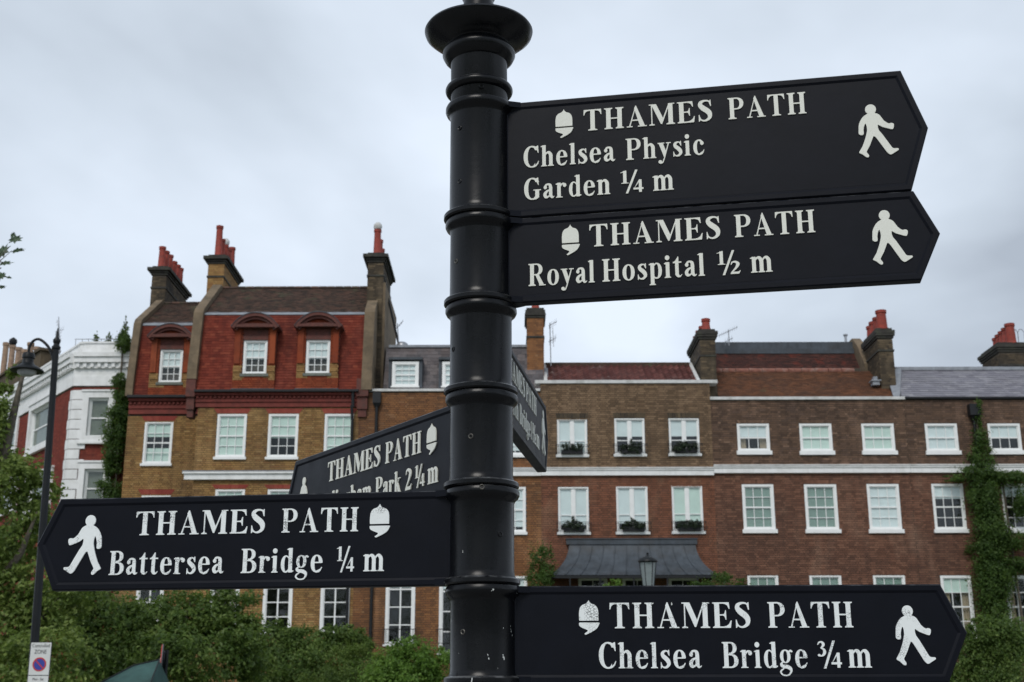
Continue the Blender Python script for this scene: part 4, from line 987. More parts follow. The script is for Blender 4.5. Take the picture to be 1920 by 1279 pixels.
def paintmat(name, c, crack):
    m, N, L, P = newmat(name); base = mixc(N, L, noise(N, L, 9, 3), tuple(x * .9 for x in c), c)
    if crack:
        tcn = N.new('ShaderNodeNewGeometry').outputs['Position']; v = N.new('ShaderNodeTexVoronoi'); v.feature = 'DISTANCE_TO_EDGE'; v.inputs['Scale'].default_value = 230; L.new(tcn, v.inputs['Vector'])
        a = mnode(N, L, 'LESS_THAN', v.outputs['Distance'], mnode(N, L, 'MULTIPLY', mnode(N, L, 'SUBTRACT', noise(N, L, 34, 4, .6), .50, True), .42 * crack))
        chip = mnode(N, L, 'GREATER_THAN', noise(N, L, 170, 3, .7), .755)
        f = mnode(N, L, 'MULTIPLY', mnode(N, L, 'MAXIMUM', a, chip), .82); base = mixc(N, L, f, base, (.07, .075, .08))
    L.new(base, P.inputs['Base Color']); P.inputs['Roughness'].default_value = .55; return m
M['letter_cream'] = paintmat('cream_raised_letter', (.78, .79, .72), 0)
M['letter_white'] = paintmat('cracked_white_letter', (.86, .90, .90), 1)
M['white_patch'] = paintmat('weathered_patch', (.22, .21, .19), .6)

TX, TY = -.0455 * 1.15 * 1.0, 2.3575
post = thing('fingerpost', (TX + .01137 * EZ, TY, 0), 'black cast iron fingerpost with six pointed walking arms', 'fingerpost')
post.rotation_euler = (0, -.01137, 0)
def plocal(mb, name, mat, smooth=True, par=None, label=None):
    o = mb.build(name, mat, par or post, smooth=smooth, local=True, label=label); return o
# plinth, plain shaft below the arms
plocal(MB().lathe([(.17, 0), (.17, .10), (.15, .13), (.15, .40), (.13, .44), (.105, .47), (.098, .52)], n=40), 'plinth', M['post_paint'])
plocal(MB().lathe([(.0875, .50), (.0875, .9), (.096, .91), (.096, .95), (.074, .99), (.066, 1.1), (.0625, EZ - .18), (.071, EZ - .175), (.071, EZ - .155), (.0605, EZ - .15), (.0605, EZ + .004), (.064, EZ + .008), (.0705, EZ + .013), (.0705, EZ + .021), (.066, EZ + .0262)], n=64), 'shaft', M['post_paint'])
def section(zb, zt):
    """cast collar between two arms: flat flange below, rounded flange on top"""
    r = .0592
    return [(.055, zb + .0005), (.067, zb + .001), (.0702, zb + .004), (.0702, zb + .0105), (.0685, zb + .0125), (.0625, zb + .0145), (r + .001, zb + .019), (r, zb + .026),
            (r, zt - .028), (r + .001, zt - .0245), (.0625, zt - .021), (.0668, zt - .0175), (.0692, zt - .0125), (.0692, zt - .0065), (.067, zt - .002), (.0645, zt - .0006), (.055, zt - .0003)]
def inset(poly, w):
    n = len(poly); out = []
    for i in range(n):
        p0, p1, p2 = Vector(poly[i - 1]), Vector(poly[i]), Vector(poly[(i + 1) % n]); d1, d2 = (p1 - p0).normalized(), (p2 - p1).normalized()
        n1, n2 = Vector((-d1.y, d1.x)), Vector((-d2.y, d2.x)); b = n1 + n2; out.append(tuple(p1 + b * (w / (1 + n1.dot(n2)))))
    return out
GL = {"T":[79,[81,0,236,1,236,17,222,18,218,21,209,22,200,30,196,40,196,376,198,378,218,378,257,370,284,344,300,297,310,296,312,298,312,306,307,400,8,399,4,306,4,298,6,296,14,296,16,298,31,342,59,370,98,378,118,378,120,376,120,40,116,30,107,22,98,21,94,18,80,17]],"H":[85,[5,0,144,1,144,17,138,18,134,21,125,22,116,30,112,40,112,188,114,190,226,190,228,188,228,40,224,30,215,22,206,21,202,18,196,17,197,0,336,1,336,17,330,18,326,21,318,21,313,24,308,31,304,42,304,358,308,369,313,376,318,379,326,379,330,382,336,383,335,400,196,399,196,383,202,382,206,379,215,378,224,370,228,360,228,214,226,212,114,212,112,214,112,360,116,370,125,378,134,379,138,382,144,383,143,400,4,399,4,383,10,382,14,379,22,379,27,376,32,369,36,358,36,42,32,31,27,24,22,21,14,21,10,18,4,17]],"A":[86,[5,0,104,1,103,18,70,18,67,20,93,114,96,116,200,115,227,20,224,18,193,18,192,2,194,0,342,0,344,2,343,18,314,18,310,20,172,404,162,404,159,402,136,352,140,334,45,20,42,18,6,18,4,16],[102,138,100,140,145,304,148,307,194,140,192,138]],"M":[109,[5,0,92,0,94,2,94,17,84,18,80,21,71,22,62,30,58,40,58,355,60,354,71,330,196,24,202,16,218,16,221,18,324,302,328,307,328,40,324,30,315,22,306,21,302,18,292,17,292,2,294,0,435,0,436,17,430,18,426,21,418,21,413,24,408,31,404,42,404,380,406,382,435,382,436,399,328,399,328,372,238,126,128,399,126,400,5,400,5,382,38,382,40,380,40,42,36,31,27,22,18,21,14,18,4,17]],"E":[75,[5,0,280,1,296,114,294,116,283,114,256,60,216,32,170,22,114,22,112,24,112,191,166,192,184,183,189,178,204,130,214,128,216,130,215,276,206,276,204,274,189,226,184,221,166,212,114,212,112,214,112,376,114,378,176,378,202,371,236,352,259,298,270,296,272,300,263,400,4,399,4,383,10,382,14,379,22,379,27,376,32,369,36,358,36,42,32,31,27,24,22,21,14,21,10,18,4,17]],"S":[63,[116,-2,138,-2,168,7,200,25,218,42,231,60,239,82,244,110,244,140,241,158,234,176,226,192,207,218,182,243,141,274,98,310,85,322,83,328,83,336,87,344,96,354,112,365,128,372,140,374,156,374,176,370,191,362,199,352,201,348,200,342,219,282,222,280,230,280,232,282,232,292,229,382,228,398,226,400,216,399,208,377,197,388,186,394,168,400,150,403,118,404,96,401,74,396,54,387,40,377,27,360,18,340,15,320,16,304,22,282,34,258,56,228,76,207,130,165,155,140,168,120,172,106,175,86,174,74,169,64,153,46,140,36,128,30,118,27,100,26,92,27,71,38,56,54,46,76,33,126,30,128,21,128,20,2,22,0,32,1,50,28,64,15,80,6,98,0]],"P":[74,[5,0,152,1,151,18,138,18,134,21,125,22,116,30,112,40,112,174,114,176,176,177,214,186,236,196,248,204,263,218,274,234,283,252,287,270,288,298,286,312,278,336,268,352,255,366,240,377,220,388,202,394,166,400,4,399,4,383,10,382,14,379,22,379,27,376,32,369,36,358,36,42,32,31,27,24,22,21,14,21,10,18,4,17],[114,198,112,200,112,376,114,378,134,378,138,377,158,378,170,376,182,370,188,365,200,352,208,338,213,322,216,300,216,276,212,250,208,238,200,224,188,211,180,205,172,201,160,198,138,199,134,198]],"R":[84,[5,0,144,1,144,17,138,18,134,21,125,22,116,30,112,40,112,186,114,188,140,188,143,186,213,36,213,34,210,30,223,20,212,17,213,0,340,1,340,16,338,18,233,18,234,20,300,20,303,22,208,196,238,212,250,222,259,232,267,242,275,260,280,284,280,302,278,316,275,328,268,344,250,366,228,383,198,395,164,400,4,399,4,383,10,382,14,379,22,379,27,376,32,369,36,358,36,42,32,31,27,24,22,21,14,21,10,18,4,17],[114,210,112,212,112,376,114,378,134,378,138,376,158,378,164,377,180,370,190,360,196,350,203,334,208,306,208,282,203,254,190,229,180,219,172,214,158,210,138,212,134,210]],"B":[74,[5,0,166,0,194,4,226,14,248,27,266,44,276,58,285,80,288,100,288,116,286,130,276,158,263,174,254,184,238,195,218,205,182,214,214,227,240,245,252,260,259,274,262,286,264,314,258,340,252,352,240,366,216,384,192,394,158,400,4,399,4,383,10,382,14,379,22,379,27,376,32,369,36,358,36,42,32,31,27,24,22,21,14,21,10,18,4,17],[114,22,112,24,112,194,114,196,134,196,138,193,158,194,170,192,180,187,191,178,201,166,207,154,211,140,214,120,214,96,210,72,206,60,197,44,190,36,178,28,158,22,138,23,134,22],[114,216,112,218,112,376,114,378,126,378,130,376,138,378,156,377,164,374,174,367,183,358,190,344,194,332,196,316,196,296,193,276,185,258,173,244,162,237,150,234,129,236,128,217]],"C":[80,[162,-6,188,-6,222,-2,242,5,264,18,284,38,296,54,302,68,314,108,310,114,304,112,276,66,260,49,242,37,240,37,240,40,240,76,228,54,219,40,207,28,194,21,172,18,164,19,150,25,134,40,118,66,109,90,101,126,97,160,96,224,98,252,103,286,113,322,124,346,134,360,150,375,164,381,170,381,212,367,220,359,228,346,240,320,272,320,295,266,298,264,306,264,308,270,305,318,309,322,304,332,301,392,298,404,288,404,252,386,234,395,218,401,188,406,154,405,134,401,118,395,92,380,65,356,47,330,31,296,22,266,18,240,16,218,16,182,22,134,27,116,38,86,50,64,65,44,92,20,122,3,142,-3]],"G":[86,[162,-6,188,-6,232,-2,248,1,260,6,290,22,299,32,308,33,308,162,310,164,342,164,344,166,344,180,342,182,197,182,197,164,230,164,232,162,232,62,219,40,208,29,196,22,170,18,158,21,150,25,132,41,117,68,107,96,99,140,96,176,97,240,101,274,109,310,118,334,133,360,150,375,158,379,170,382,211,368,220,359,228,346,240,321,262,320,264,319,287,266,290,264,299,264,297,318,298,320,308,320,309,322,295,346,293,392,290,404,280,404,248,388,218,401,188,406,164,406,148,404,116,394,88,378,65,356,54,342,42,322,27,284,21,260,17,232,16,182,22,134,31,104,39,84,50,64,65,44,92,20,122,3,142,-3]],"W":[114,[153,0,166,0,169,2,226,212,230,223,299,2,302,0,314,0,316,2,418,380,422,382,455,382,455,400,362,400,360,398,361,382,392,382,395,380,330,126,269,380,270,382,280,383,279,400,162,400,160,398,161,382,180,382,182,380,216,270,184,136,117,380,120,382,143,382,144,399,0,399,1,382,28,382,31,380]],"h":[65,[9,0,124,1,124,15,110,18,106,20,102,26,100,32,100,212,102,216,118,232,124,237,134,239,142,239,148,236,157,218,164,196,164,32,162,26,158,20,154,18,140,15,140,1,254,0,256,2,256,15,242,18,238,20,234,26,232,32,232,170,234,190,230,216,219,238,205,256,188,272,172,281,164,283,150,283,134,279,116,269,100,257,100,398,98,400,32,400,28,393,4,383,2,380,3,370,30,366,32,364,32,32,31,26,26,20,22,18,8,15]],"n":[65,[9,0,124,1,124,15,110,18,106,20,102,26,100,32,100,212,102,216,118,232,124,237,134,239,142,239,148,236,157,218,164,196,164,32,162,26,158,20,154,18,140,15,140,1,256,1,256,15,242,18,238,20,234,26,232,32,232,170,234,190,230,216,222,232,210,251,194,268,184,275,172,281,164,283,142,282,122,273,102,256,100,258,100,274,98,276,32,276,30,275,28,269,2,258,3,246,30,242,32,240,32,32,30,26,26,20,22,18,8,15]],"m":[93,[9,0,120,1,120,15,106,18,102,20,98,26,96,32,96,208,98,214,114,232,122,237,128,239,138,238,143,230,152,210,156,196,156,32,154,26,150,20,146,18,132,15,133,0,244,1,244,15,230,18,226,20,222,26,220,32,221,198,219,208,238,232,246,237,252,239,262,238,267,230,276,210,280,196,280,32,278,26,274,20,270,18,256,15,256,2,258,0,367,0,368,15,354,18,350,20,346,26,344,32,345,200,338,224,328,244,317,258,298,276,280,283,264,283,244,275,224,258,208,237,186,267,174,276,156,283,140,283,128,279,109,268,98,256,96,258,96,274,94,276,32,276,28,269,3,258,2,256,3,246,30,242,32,240,32,32,30,26,26,20,22,18,8,15]],"e":[60,[116,-10,154,-6,172,-1,184,7,198,22,218,60,225,78,224,80,212,80,198,60,186,50,146,32,110,20,100,34,91,60,85,102,84,145,222,146,224,147,225,152,230,152,231,154,229,178,222,206,211,230,200,245,190,257,170,271,154,278,132,282,114,282,94,278,72,268,54,252,40,234,29,214,21,188,16,152,16,124,21,88,29,62,40,42,54,23,70,10,84,2,108,-5],[86,166,85,174,88,200,94,228,100,242,108,254,114,260,122,262,132,260,144,250,154,228,160,200,163,168,160,166]],"l":[33,[9,0,122,0,124,2,124,15,110,18,106,20,101,26,100,32,100,398,98,400,32,400,28,393,4,383,2,380,3,370,30,366,32,364,32,32,31,26,26,20,22,18,8,15]],"i":[33,[9,0,122,0,124,2,124,15,110,18,106,20,101,26,100,32,100,274,98,276,32,276,28,269,4,259,2,256,3,246,30,242,32,240,32,32,30,26,26,20,22,18,8,15],[58,314,74,315,91,324,101,336,106,352,105,366,96,384,82,394,68,398,54,397,36,388,26,374,22,360,23,346,32,329,44,319]],"s":[48,[84,-4,112,-4,126,0,142,9,170,32,181,46,186,60,188,72,187,90,181,114,172,132,160,148,134,173,88,206,82,212,77,224,84,237,102,251,116,253,130,250,138,246,137,238,159,194,162,192,171,192,169,270,166,284,156,283,146,265,132,272,108,278,86,277,66,271,50,264,40,256,30,246,23,232,21,222,21,204,26,184,34,168,54,147,82,124,107,98,125,72,128,62,118,43,108,33,102,28,84,23,68,24,57,30,44,42,28,90,26,92,17,92,16,-2,18,-4,28,-4,40,18,60,2]],"a":[57,[185,0,190,-1,202,2,219,12,228,24,233,36,231,40,228,41,212,30,204,30,200,32,196,46,192,64,192,194,188,224,183,242,178,252,168,264,156,272,146,276,124,280,104,280,74,274,62,267,55,260,43,240,30,228,24,212,24,204,27,194,36,182,44,176,58,174,72,178,82,188,88,204,87,218,80,232,81,236,96,246,106,249,112,249,121,240,127,226,128,166,126,164,98,158,78,150,59,138,34,114,22,96,17,80,17,62,22,42,28,30,37,18,50,7,60,3,82,2,98,7,118,18,138,35,164,8,176,1],[96,44,88,48,81,58,78,70,79,82,85,94,98,114,108,124,126,134,128,132,128,58,108,45]],"y":[62,[46,-116,62,-115,78,-110,93,-100,102,-88,116,-50,120,-46,125,-34,215,256,218,258,251,258,251,276,160,275,161,258,192,258,193,256,152,122,103,256,104,258,127,258,128,275,0,275,1,258,20,258,25,252,116,0,89,-64,83,-76,76,-82,74,-82,72,-68,67,-60,60,-54,50,-49,36,-48,28,-50,18,-55,10,-64,6,-76,6,-82,8,-92,12,-98,22,-107]],"c":[58,[116,-8,146,-5,160,-2,178,6,188,14,195,22,203,36,213,60,221,88,218,93,213,92,198,68,183,54,170,44,168,44,166,48,161,48,156,36,150,33,114,19,107,26,100,36,92,58,87,84,84,118,84,158,87,192,91,214,97,232,104,246,112,256,116,257,154,238,155,236,148,226,146,216,147,202,155,188,170,177,184,176,200,183,209,192,214,208,213,222,207,234,201,240,191,246,182,258,169,266,167,274,152,280,136,282,110,281,88,275,71,266,50,247,36,226,26,204,19,178,16,152,16,124,20,94,26,72,39,44,50,29,72,10,94,-1]],"r":[53,[9,0,136,1,135,16,118,16,109,18,102,24,100,32,100,200,116,224,128,236,134,240,142,241,143,218,147,208,154,201,162,195,172,192,180,192,191,196,203,206,208,214,210,224,208,242,203,250,197,256,186,263,174,264,164,271,142,272,128,269,118,264,100,248,100,274,98,276,32,276,28,269,2,258,3,246,30,242,32,240,32,32,30,26,26,20,22,18,8,15]],"d":[65,[106,-4,126,-4,130,1,146,6,158,18,160,16,160,2,162,0,226,0,228,1,230,7,254,15,256,18,255,32,232,35,228,38,228,398,226,400,160,400,158,399,156,393,131,382,130,380,131,370,160,364,160,255,144,269,130,274,126,280,108,280,86,275,67,264,52,248,35,220,27,198,21,166,20,122,25,86,32,62,42,42,62,17,74,7,84,2],[108,19,104,23,97,34,89,64,84,114,84,162,87,198,93,230,101,250,107,256,110,258,130,253,140,247,160,218,160,56,149,42,136,29]],"b":[63,[33,-4,44,-3,62,22,66,24,90,24,101,10,108,4,132,-4,156,-3,180,5,195,16,205,26,220,46,233,78,238,104,240,124,240,152,235,190,224,222,206,250,196,260,180,271,162,278,148,280,130,280,127,274,114,268,100,254,100,398,98,400,34,400,30,394,4,383,2,380,3,370,30,366,32,364],[148,19,126,23,116,27,102,44,100,48,100,218,114,238,124,250,146,258,156,250,166,230,172,202,176,160,175,100,169,58,165,44,158,28,151,20]],"p":[63,[9,-112,123,-112,124,-97,110,-94,106,-92,102,-86,100,-80,100,8,114,1,132,-4,156,-3,174,2,187,10,206,26,217,42,225,56,235,86,240,124,240,152,235,190,225,220,211,244,196,260,174,274,148,280,130,280,127,274,114,268,100,254,100,274,98,276,32,276,30,275,28,269,2,258,3,246,30,242,32,240,32,-80,31,-86,26,-92,22,-94,8,-97],[148,19,126,23,116,27,102,44,100,48,100,218,114,238,124,250,146,258,156,250,166,230,172,202,176,160,175,100,169,58,165,44,158,28,151,20]],"o":[62,[113,-6,134,-6,158,-1,180,10,201,28,216,50,226,72,233,98,236,124,236,152,232,182,226,204,213,232,202,247,180,266,158,277,132,282,106,281,84,275,67,266,46,247,32,226,22,204,15,178,12,152,12,124,16,94,22,72,35,44,46,29,68,10,90,-1],[120,14,110,18,102,26,96,36,88,58,81,102,80,158,85,204,96,240,102,250,110,258,120,262,126,262,136,259,146,250,152,240,160,218,167,174,168,118,163,72,152,36,146,26,138,18,128,14]],"t":[43,[100,-2,122,-1,140,7,151,18,169,48,166,52,162,52,142,34,134,29,130,28,122,32,115,38,108,60,108,252,110,254,158,254,160,256,160,274,158,276,108,277,108,362,106,364,98,364,94,362,52,298,44,295,43,290,24,276,6,276,4,274,5,252,42,253,44,252,44,42,48,39,68,14,76,8,86,2]],"u":[66,[93,0,110,-1,130,5,146,16,162,35,164,32,164,2,166,0,208,0,260,17,260,31,233,36,228,54,228,274,226,276,166,276,162,270,134,258,135,246,162,242,164,240,164,64,132,40,124,36,116,38,107,48,96,84,96,275,34,276,30,270,2,258,3,246,30,242,32,240,32,72,47,36,60,16,76,4]],"k":[67,[9,0,124,1,124,15,110,18,106,20,101,26,100,32,100,106,118,133,162,20,162,18,152,16,153,0,266,0,268,2,267,18,244,18,240,22,152,186,198,257,246,258,248,260,247,276,145,276,145,258,172,258,173,256,107,150,102,142,100,142,100,398,98,400,32,400,28,393,4,383,2,380,3,370,30,366,32,364,32,32,31,26,26,20,22,18,8,15]],"g":[60,[91,-126,114,-127,138,-124,160,-118,174,-111,182,-104,200,-84,214,-62,221,-44,222,-20,216,-4,204,13,182,29,162,39,142,46,110,49,76,48,62,52,54,60,64,82,82,75,98,72,116,72,130,74,144,78,158,86,170,95,182,109,189,122,196,140,200,166,200,186,198,202,192,224,186,236,202,244,220,236,228,236,236,242,240,250,239,258,234,264,212,276,204,277,194,275,184,270,170,258,146,273,124,279,98,280,72,274,58,266,42,252,28,232,20,212,16,186,16,166,18,148,28,120,48,92,28,80,17,70,10,56,10,46,15,30,28,15,42,6,67,-4,64,-7,34,-20,14,-36,3,-54,2,-70,6,-82,14,-92,24,-103,38,-113,62,-122],[94,-105,68,-100,52,-93,41,-84,32,-72,30,-66,31,-58,41,-44,78,-18,80,-14,80,-7,116,-10,132,-14,160,-27,181,-42,182,-50,176,-68,164,-87,156,-94,148,-98,130,-103,114,-105],[104,90,90,98,83,110,78,122,73,150,72,192,75,218,84,244,94,257,104,262,110,262,118,260,125,254,133,242,138,230,143,202,144,160,141,134,132,108,125,98,120,93,112,90]],"w":[86,[108,0,122,0,125,2,168,145,219,2,222,0,236,1,312,256,316,258,343,258,343,276,264,275,265,258,290,258,292,256,252,112,250,108,207,264,129,264,155,184,136,110,91,256,92,258,111,258,112,275,0,275,0,259,16,258,19,256]],"1":[52,[29,0,182,0,184,2,183,18,166,18,162,21,153,22,144,30,140,40,140,398,138,400,120,400,104,392,74,392,72,390,71,374,22,348,16,342,16,334,18,333,66,343,70,343,72,342,72,40,68,30,59,22,50,21,46,18,29,18]],"2":[59,[13,0,191,0,223,96,222,100,212,100,188,69,170,64,160,62,68,63,91,94,136,147,176,204,196,240,204,266,207,286,207,304,204,322,197,340,186,356,174,367,154,381,134,390,116,394,102,394,84,391,68,385,56,377,46,368,38,358,32,342,24,288,28,281,34,280,39,284,54,318,64,336,74,342,88,345,102,344,109,340,122,330,134,312,137,298,137,288,135,272,129,246,110,194,95,164,58,104,22,38,20,28,15,20]],"3":[56,[88,-4,110,-2,138,6,156,15,168,24,184,42,198,68,205,86,210,112,210,128,206,148,196,172,186,186,173,200,160,210,146,217,123,224,160,248,168,257,178,272,183,284,186,302,185,320,180,340,170,358,153,374,132,387,108,394,94,394,74,389,60,383,46,373,38,364,30,352,16,304,20,297,24,296,28,297,50,332,58,340,70,348,86,352,96,352,104,347,117,332,122,320,122,302,116,278,91,232,81,228,78,220,81,212,116,186,128,174,137,156,141,138,142,114,139,94,132,70,126,58,114,44,104,35,88,26,77,28,75,42,68,53,58,61,48,64,34,63,23,56,15,46,12,36,12,28,15,18,21,10,30,3,40,0,56,2,78,-4]],"4":[60,[133,0,195,0,196,86,198,88,230,88,232,90,232,143,198,144,196,146,196,394,194,396,178,396,174,400,142,400,138,396,132,395,132,380,32,150,28,144,10,144,8,142,8,90,10,88,132,87],[38,144,37,146,123,300,132,311,132,145]],"/":[34,[-15,-12,14,-12,17,-10,151,408,150,412,122,412,119,410]],"acorn":[0,[85,-2,90,-1,162,35,198,60,208,70,220,86,238,126,239,132,234,136,228,138,20,138,13,136,10,130,12,108,16,100,25,90,48,76,94,57,107,48,102,35,69,10,76,1],[13,160,226,160,228,162,228,246,225,280,219,304,208,324,193,340,180,347,154,356,146,362,126,384,122,399,118,398,114,384,94,362,84,355,58,346,47,340,32,324,22,306,15,280,12,246,11,204]],"walker":[0,[57,2,62,1,68,3,71,6,73,12,71,20,58,38,57,46,86,92,115,154,120,158,130,153,142,137,207,32,218,20,228,13,234,11,242,12,294,40,297,46,296,50,290,54,262,55,256,57,249,62,184,168,162,198,156,220,156,238,158,241,160,242,190,223,248,203,264,200,269,204,276,220,277,234,276,240,268,246,256,248,240,245,226,252,205,270,178,312,172,318,162,325,140,334,148,344,153,356,153,368,151,376,146,384,138,393,128,398,116,401,102,400,92,396,85,392,75,380,71,368,71,356,76,344,88,332,62,319,44,304,26,278,17,260,13,244,8,188,12,179,24,173,38,173,42,175,46,180,47,186,47,210,49,222,54,240,62,256,66,257,68,254,73,234,74,214,72,200,63,168,53,140,30,88,0,44,3,38,26,26,48,6]]}
def glyph_polys(ch): return [[(c[i] / 4, c[i + 1] / 4) for i in range(0, len(c), 2)] for c in GL[ch][1:]]
def raised(polys, T, y0, y1, mb):
    """polys in glyph units -> T(x,z) -> arm plane; raised from y0 to the face y1 (towards the reader)"""
    ar = lambda q: sum(q[i - 1][0] * q[i][1] - q[i][0] * q[i - 1][1] for i in range(len(q)))
    def inside(p, q):
        c = False; j = len(q) - 1
        for i in range(len(q)):
            if (q[i][1] > p[1]) != (q[j][1] > p[1]) and p[0] < (q[j][0] - q[i][0]) * (p[1] - q[i][1]) / (q[j][1] - q[i][1]) + q[i][0]: c = not c
            j = i
        return c
    if len(polys) > 1:
        outer = [q for q in polys if not any(o_ is not q and inside(q[0], o_) for o_ in polys)]
        if len(outer) > 1:
            for o_ in outer: raised([o_] + [q for q in polys if q is not o_ and inside(q[0], o_)], T, y0, y1, mb)
            return
    ps = [[T(*p) for p in q] for q in polys]; flat = [p for q in ps for p in q]
    tri = tessellate_polygon([[Vector((p[0], p[1], 0)) for p in q] for q in ps])
    n = len(flat); v = [(p[0], y1, p[1]) for p in flat] + [(p[0], y0, p[1]) for p in flat]; f = [tuple(t) for t in tri]
    o = 0
    for q in ps:
        k = len(q)
        for i in range(k): a, b = o + i, o + (i + 1) % k; f.append((a, b, n + b, n + a))
        o += k
    mb.poly(v, f)
def word_mesh(sub_, text, x0, x1, zb, h, y0, y1, track=8, nm='letter'):
    adv = []; x = 0
    for ch in text:
        adv.append(x); x += GL[ch][0] + track
    first = min(p[0] for q in glyph_polys(text[0]) for p in q); last = adv[-1] + max(p[0] for q in glyph_polys(text[-1]) for p in q)
    sx = (x1 - x0) / (last - first)
    for ch, a in zip(text, adv):
        mb = MB(); raised(glyph_polys(ch), lambda gx, gz: (x0 + (a + gx - first) * sx, zb + gz * h / 100), y0, y1, mb); sub_(mb, nm)
def frac_mesh(mb, num, den, x0, x1, zb, h, y0, y1):
    w = x1 - x0
    word_mesh(mb, num, x0, x0 + w * .36, zb + h * .42, h * .58, y0, y1, nm='numeral'); word_mesh(mb, '/', x0 + w * .22, x0 + w * .76, zb, h * .98, y0, y1 - .0001, nm='fraction_bar'); word_mesh(mb, den, x0 + w * .56, x1, zb, h * .56, y0, y1, nm='numeral')
FACE, RIM, PAN = -.0126, -.0128, -.0100
def arm(name_label, rot, zt, zb, side, lines, lmat, acorn, walker, cor=.822, tip=.862):
    A = bpy.data.objects.new('sign_arm', None)
    zt += EZ; zb += EZ; zm = (zt + zb) / 2
    # one casting: collar and arm
    mb = MB().lathe(section(zb - .0005, zt + .0005), n=64)
    S = side
    out = [(.045, zb + .001), (cor, zb + .001), (tip, zm), (cor, zt - .001), (.045, zt - .001)]
    rings = [(out, -.0105), (inset(out, .0022), RIM), (inset(out, .0105), RIM), (inset(out, .0150), PAN)]
    for sgn in (1, -1):
        vv = [];
        for pl, y in rings: vv += [(S * p[0], y * sgn, p[1]) for p in pl]
        ff = [tuple(range(15, 20))]
        for j in range(3):
            for i in range(5): k = (i + 1) % 5; ff.append((j * 5 + i, j * 5 + k, (j + 1) * 5 + k, (j + 1) * 5 + i))
        mb.poly(vv, ff)
    mb.poly([(S * p[0], -.0105, p[1]) for p in out] + [(S * p[0], .0105, p[1]) for p in out], [(i, (i + 1) % 5, 5 + (i + 1) % 5, 5 + i) for i in range(5)])
    # gussets where the arm's rims run into the flanges
    for z0_, s_ in ((zb + .0015, 1), (zt - .0015, -1)):
        mb.poly([(S * x, y, z0_) for x, y in ((.05, -.030), (.068, -.022), (.086, -.0135), (.086, .0135), (.068, .022), (.05, .030))] + [(S * x, y, z0_ + s_ * .0115) for x, y in ((.05, -.030), (.068, -.022), (.086, -.0135), (.086, .0135), (.068, .022), (.05, .030))],
                [(0, 1, 2, 3, 4, 5), (6, 7, 8, 9, 10, 11)] + [(i, (i + 1) % 6, 6 + (i + 1) % 6, 6 + i) for i in range(6)])
    o = mb.build('sign_arm', M['arm_paint'], None, smooth=True, local=True, label=name_label, autosmooth=R(32))
    o.data.materials[0] = M['arm_paint']
    # the collar part keeps the post's glossier paint
    o.data.materials.append(M['post_paint']); nv = 17 * 64
    for p in o.data.polygons:
        if all(i < nv for i in p.vertices): p.material_index = 1
        else: p.use_smooth = False
    bpy.data.objects.remove(A)
    o.parent = post; WP[o] = Vector((0, 0, 0))
    # undo the lean about the arm's own height so that arms stay level on the leaning post
    o.matrix_basis = Matrix.Translation((0, 0, zm)) @ Matrix.Rotation(.01137, 4, 'Y') @ Matrix.Rotation(rot, 4, 'Z') @ Matrix.Translation((0, 0, -zm))
    def sub(mb2, nm, mat, label=None):
        q = mb2.build(nm, mat, None, local=True, label=label); q.parent = o; return q
    # thin sheet of the text panel with a fine raised outline
    P_ = MB(); a, b, c, d = .098 * S, (cor - .012) * S, zb + .0175, zt - .0175
    P_.box(min(a, b), max(a, b), PAN - .00022, PAN + .0005, c, d); sub(P_, 'text_panel', M['arm_paint'])
    for ws in lines:
        mb2 = lambda q_, nm_: sub(q_, nm_, lmat)
        for w in ws[1:]:
            if w[0] == 'F': frac_mesh(mb2, w[1], w[2], w[3], w[4], w[5] + EZ, w[6], PAN, FACE)
            else: word_mesh(mb2, w[0], w[1], w[2], w[3] + EZ, w[4], PAN, FACE, 10 if w[0].isupper() else 7, 'numeral' if w[0].isdigit() else 'letter')
    x0, x1, za, zb_ = acorn; mb2 = MB(); pl = glyph_polys('acorn'); xs_ = [p[0] for q in pl for p in q]; zs_ = [p[1] for q in pl for p in q]; a0, a1, b0, b1 = min(xs_), max(xs_), min(zs_), max(zs_)
    for q in pl: raised([q], lambda gx, gz: (x0 + (gx - a0) / (a1 - a0) * (x1 - x0), za + EZ + (gz - b0) / (b1 - b0) * (zb_ - za)), PAN, FACE, mb2)
    sub(mb2, 'acorn_symbol', lmat)
    x0, x1, za, zb_ = walker; mb2 = MB(); pl = glyph_polys('walker'); xs_ = [p[0] for q in pl for p in q]; zs_ = [p[1] for q in pl for p in q]; a0, a1, b0, b1 = min(xs_), max(xs_), min(zs_), max(zs_)
    raised(pl, lambda gx, gz: ((x0 + (gx - a0) / (a1 - a0) * (x1 - x0)) if S > 0 else (x1 - (gx - a0) / (a1 - a0) * (x1 - x0)), za + EZ + (gz - b0) / (b1 - b0) * (zb_ - za)), PAN, FACE, mb2)
    sub(mb2, 'walking_figure', lmat)
    return o
h = .0450
armA = arm('tall three line arm pointing right, Chelsea Physic Garden', -.1812, 1.1561, .9085, 1,
    [('THAMES PATH', ('THAMES', .2124, .4636, 1.0815, h), ('PATH', .4946, .6421, 1.0815, h)),
     ('Chelsea Physic', ('Chelsea', .0916, .273, 1.0125, h), ('Physic', .2943, .4456, 1.0125, h)),
     ('Garden 1/4 m', ('Garden', .0923, .2619, .9442, h), ('F', '1', '4', .2822, .3261, .9442, h * 1.03), ('m', .344, .3844, .9442, h))],
    M['letter_cream'], (.1559, .1915, 1.0705, 1.1316), (.7333, .8057, .981, 1.089))
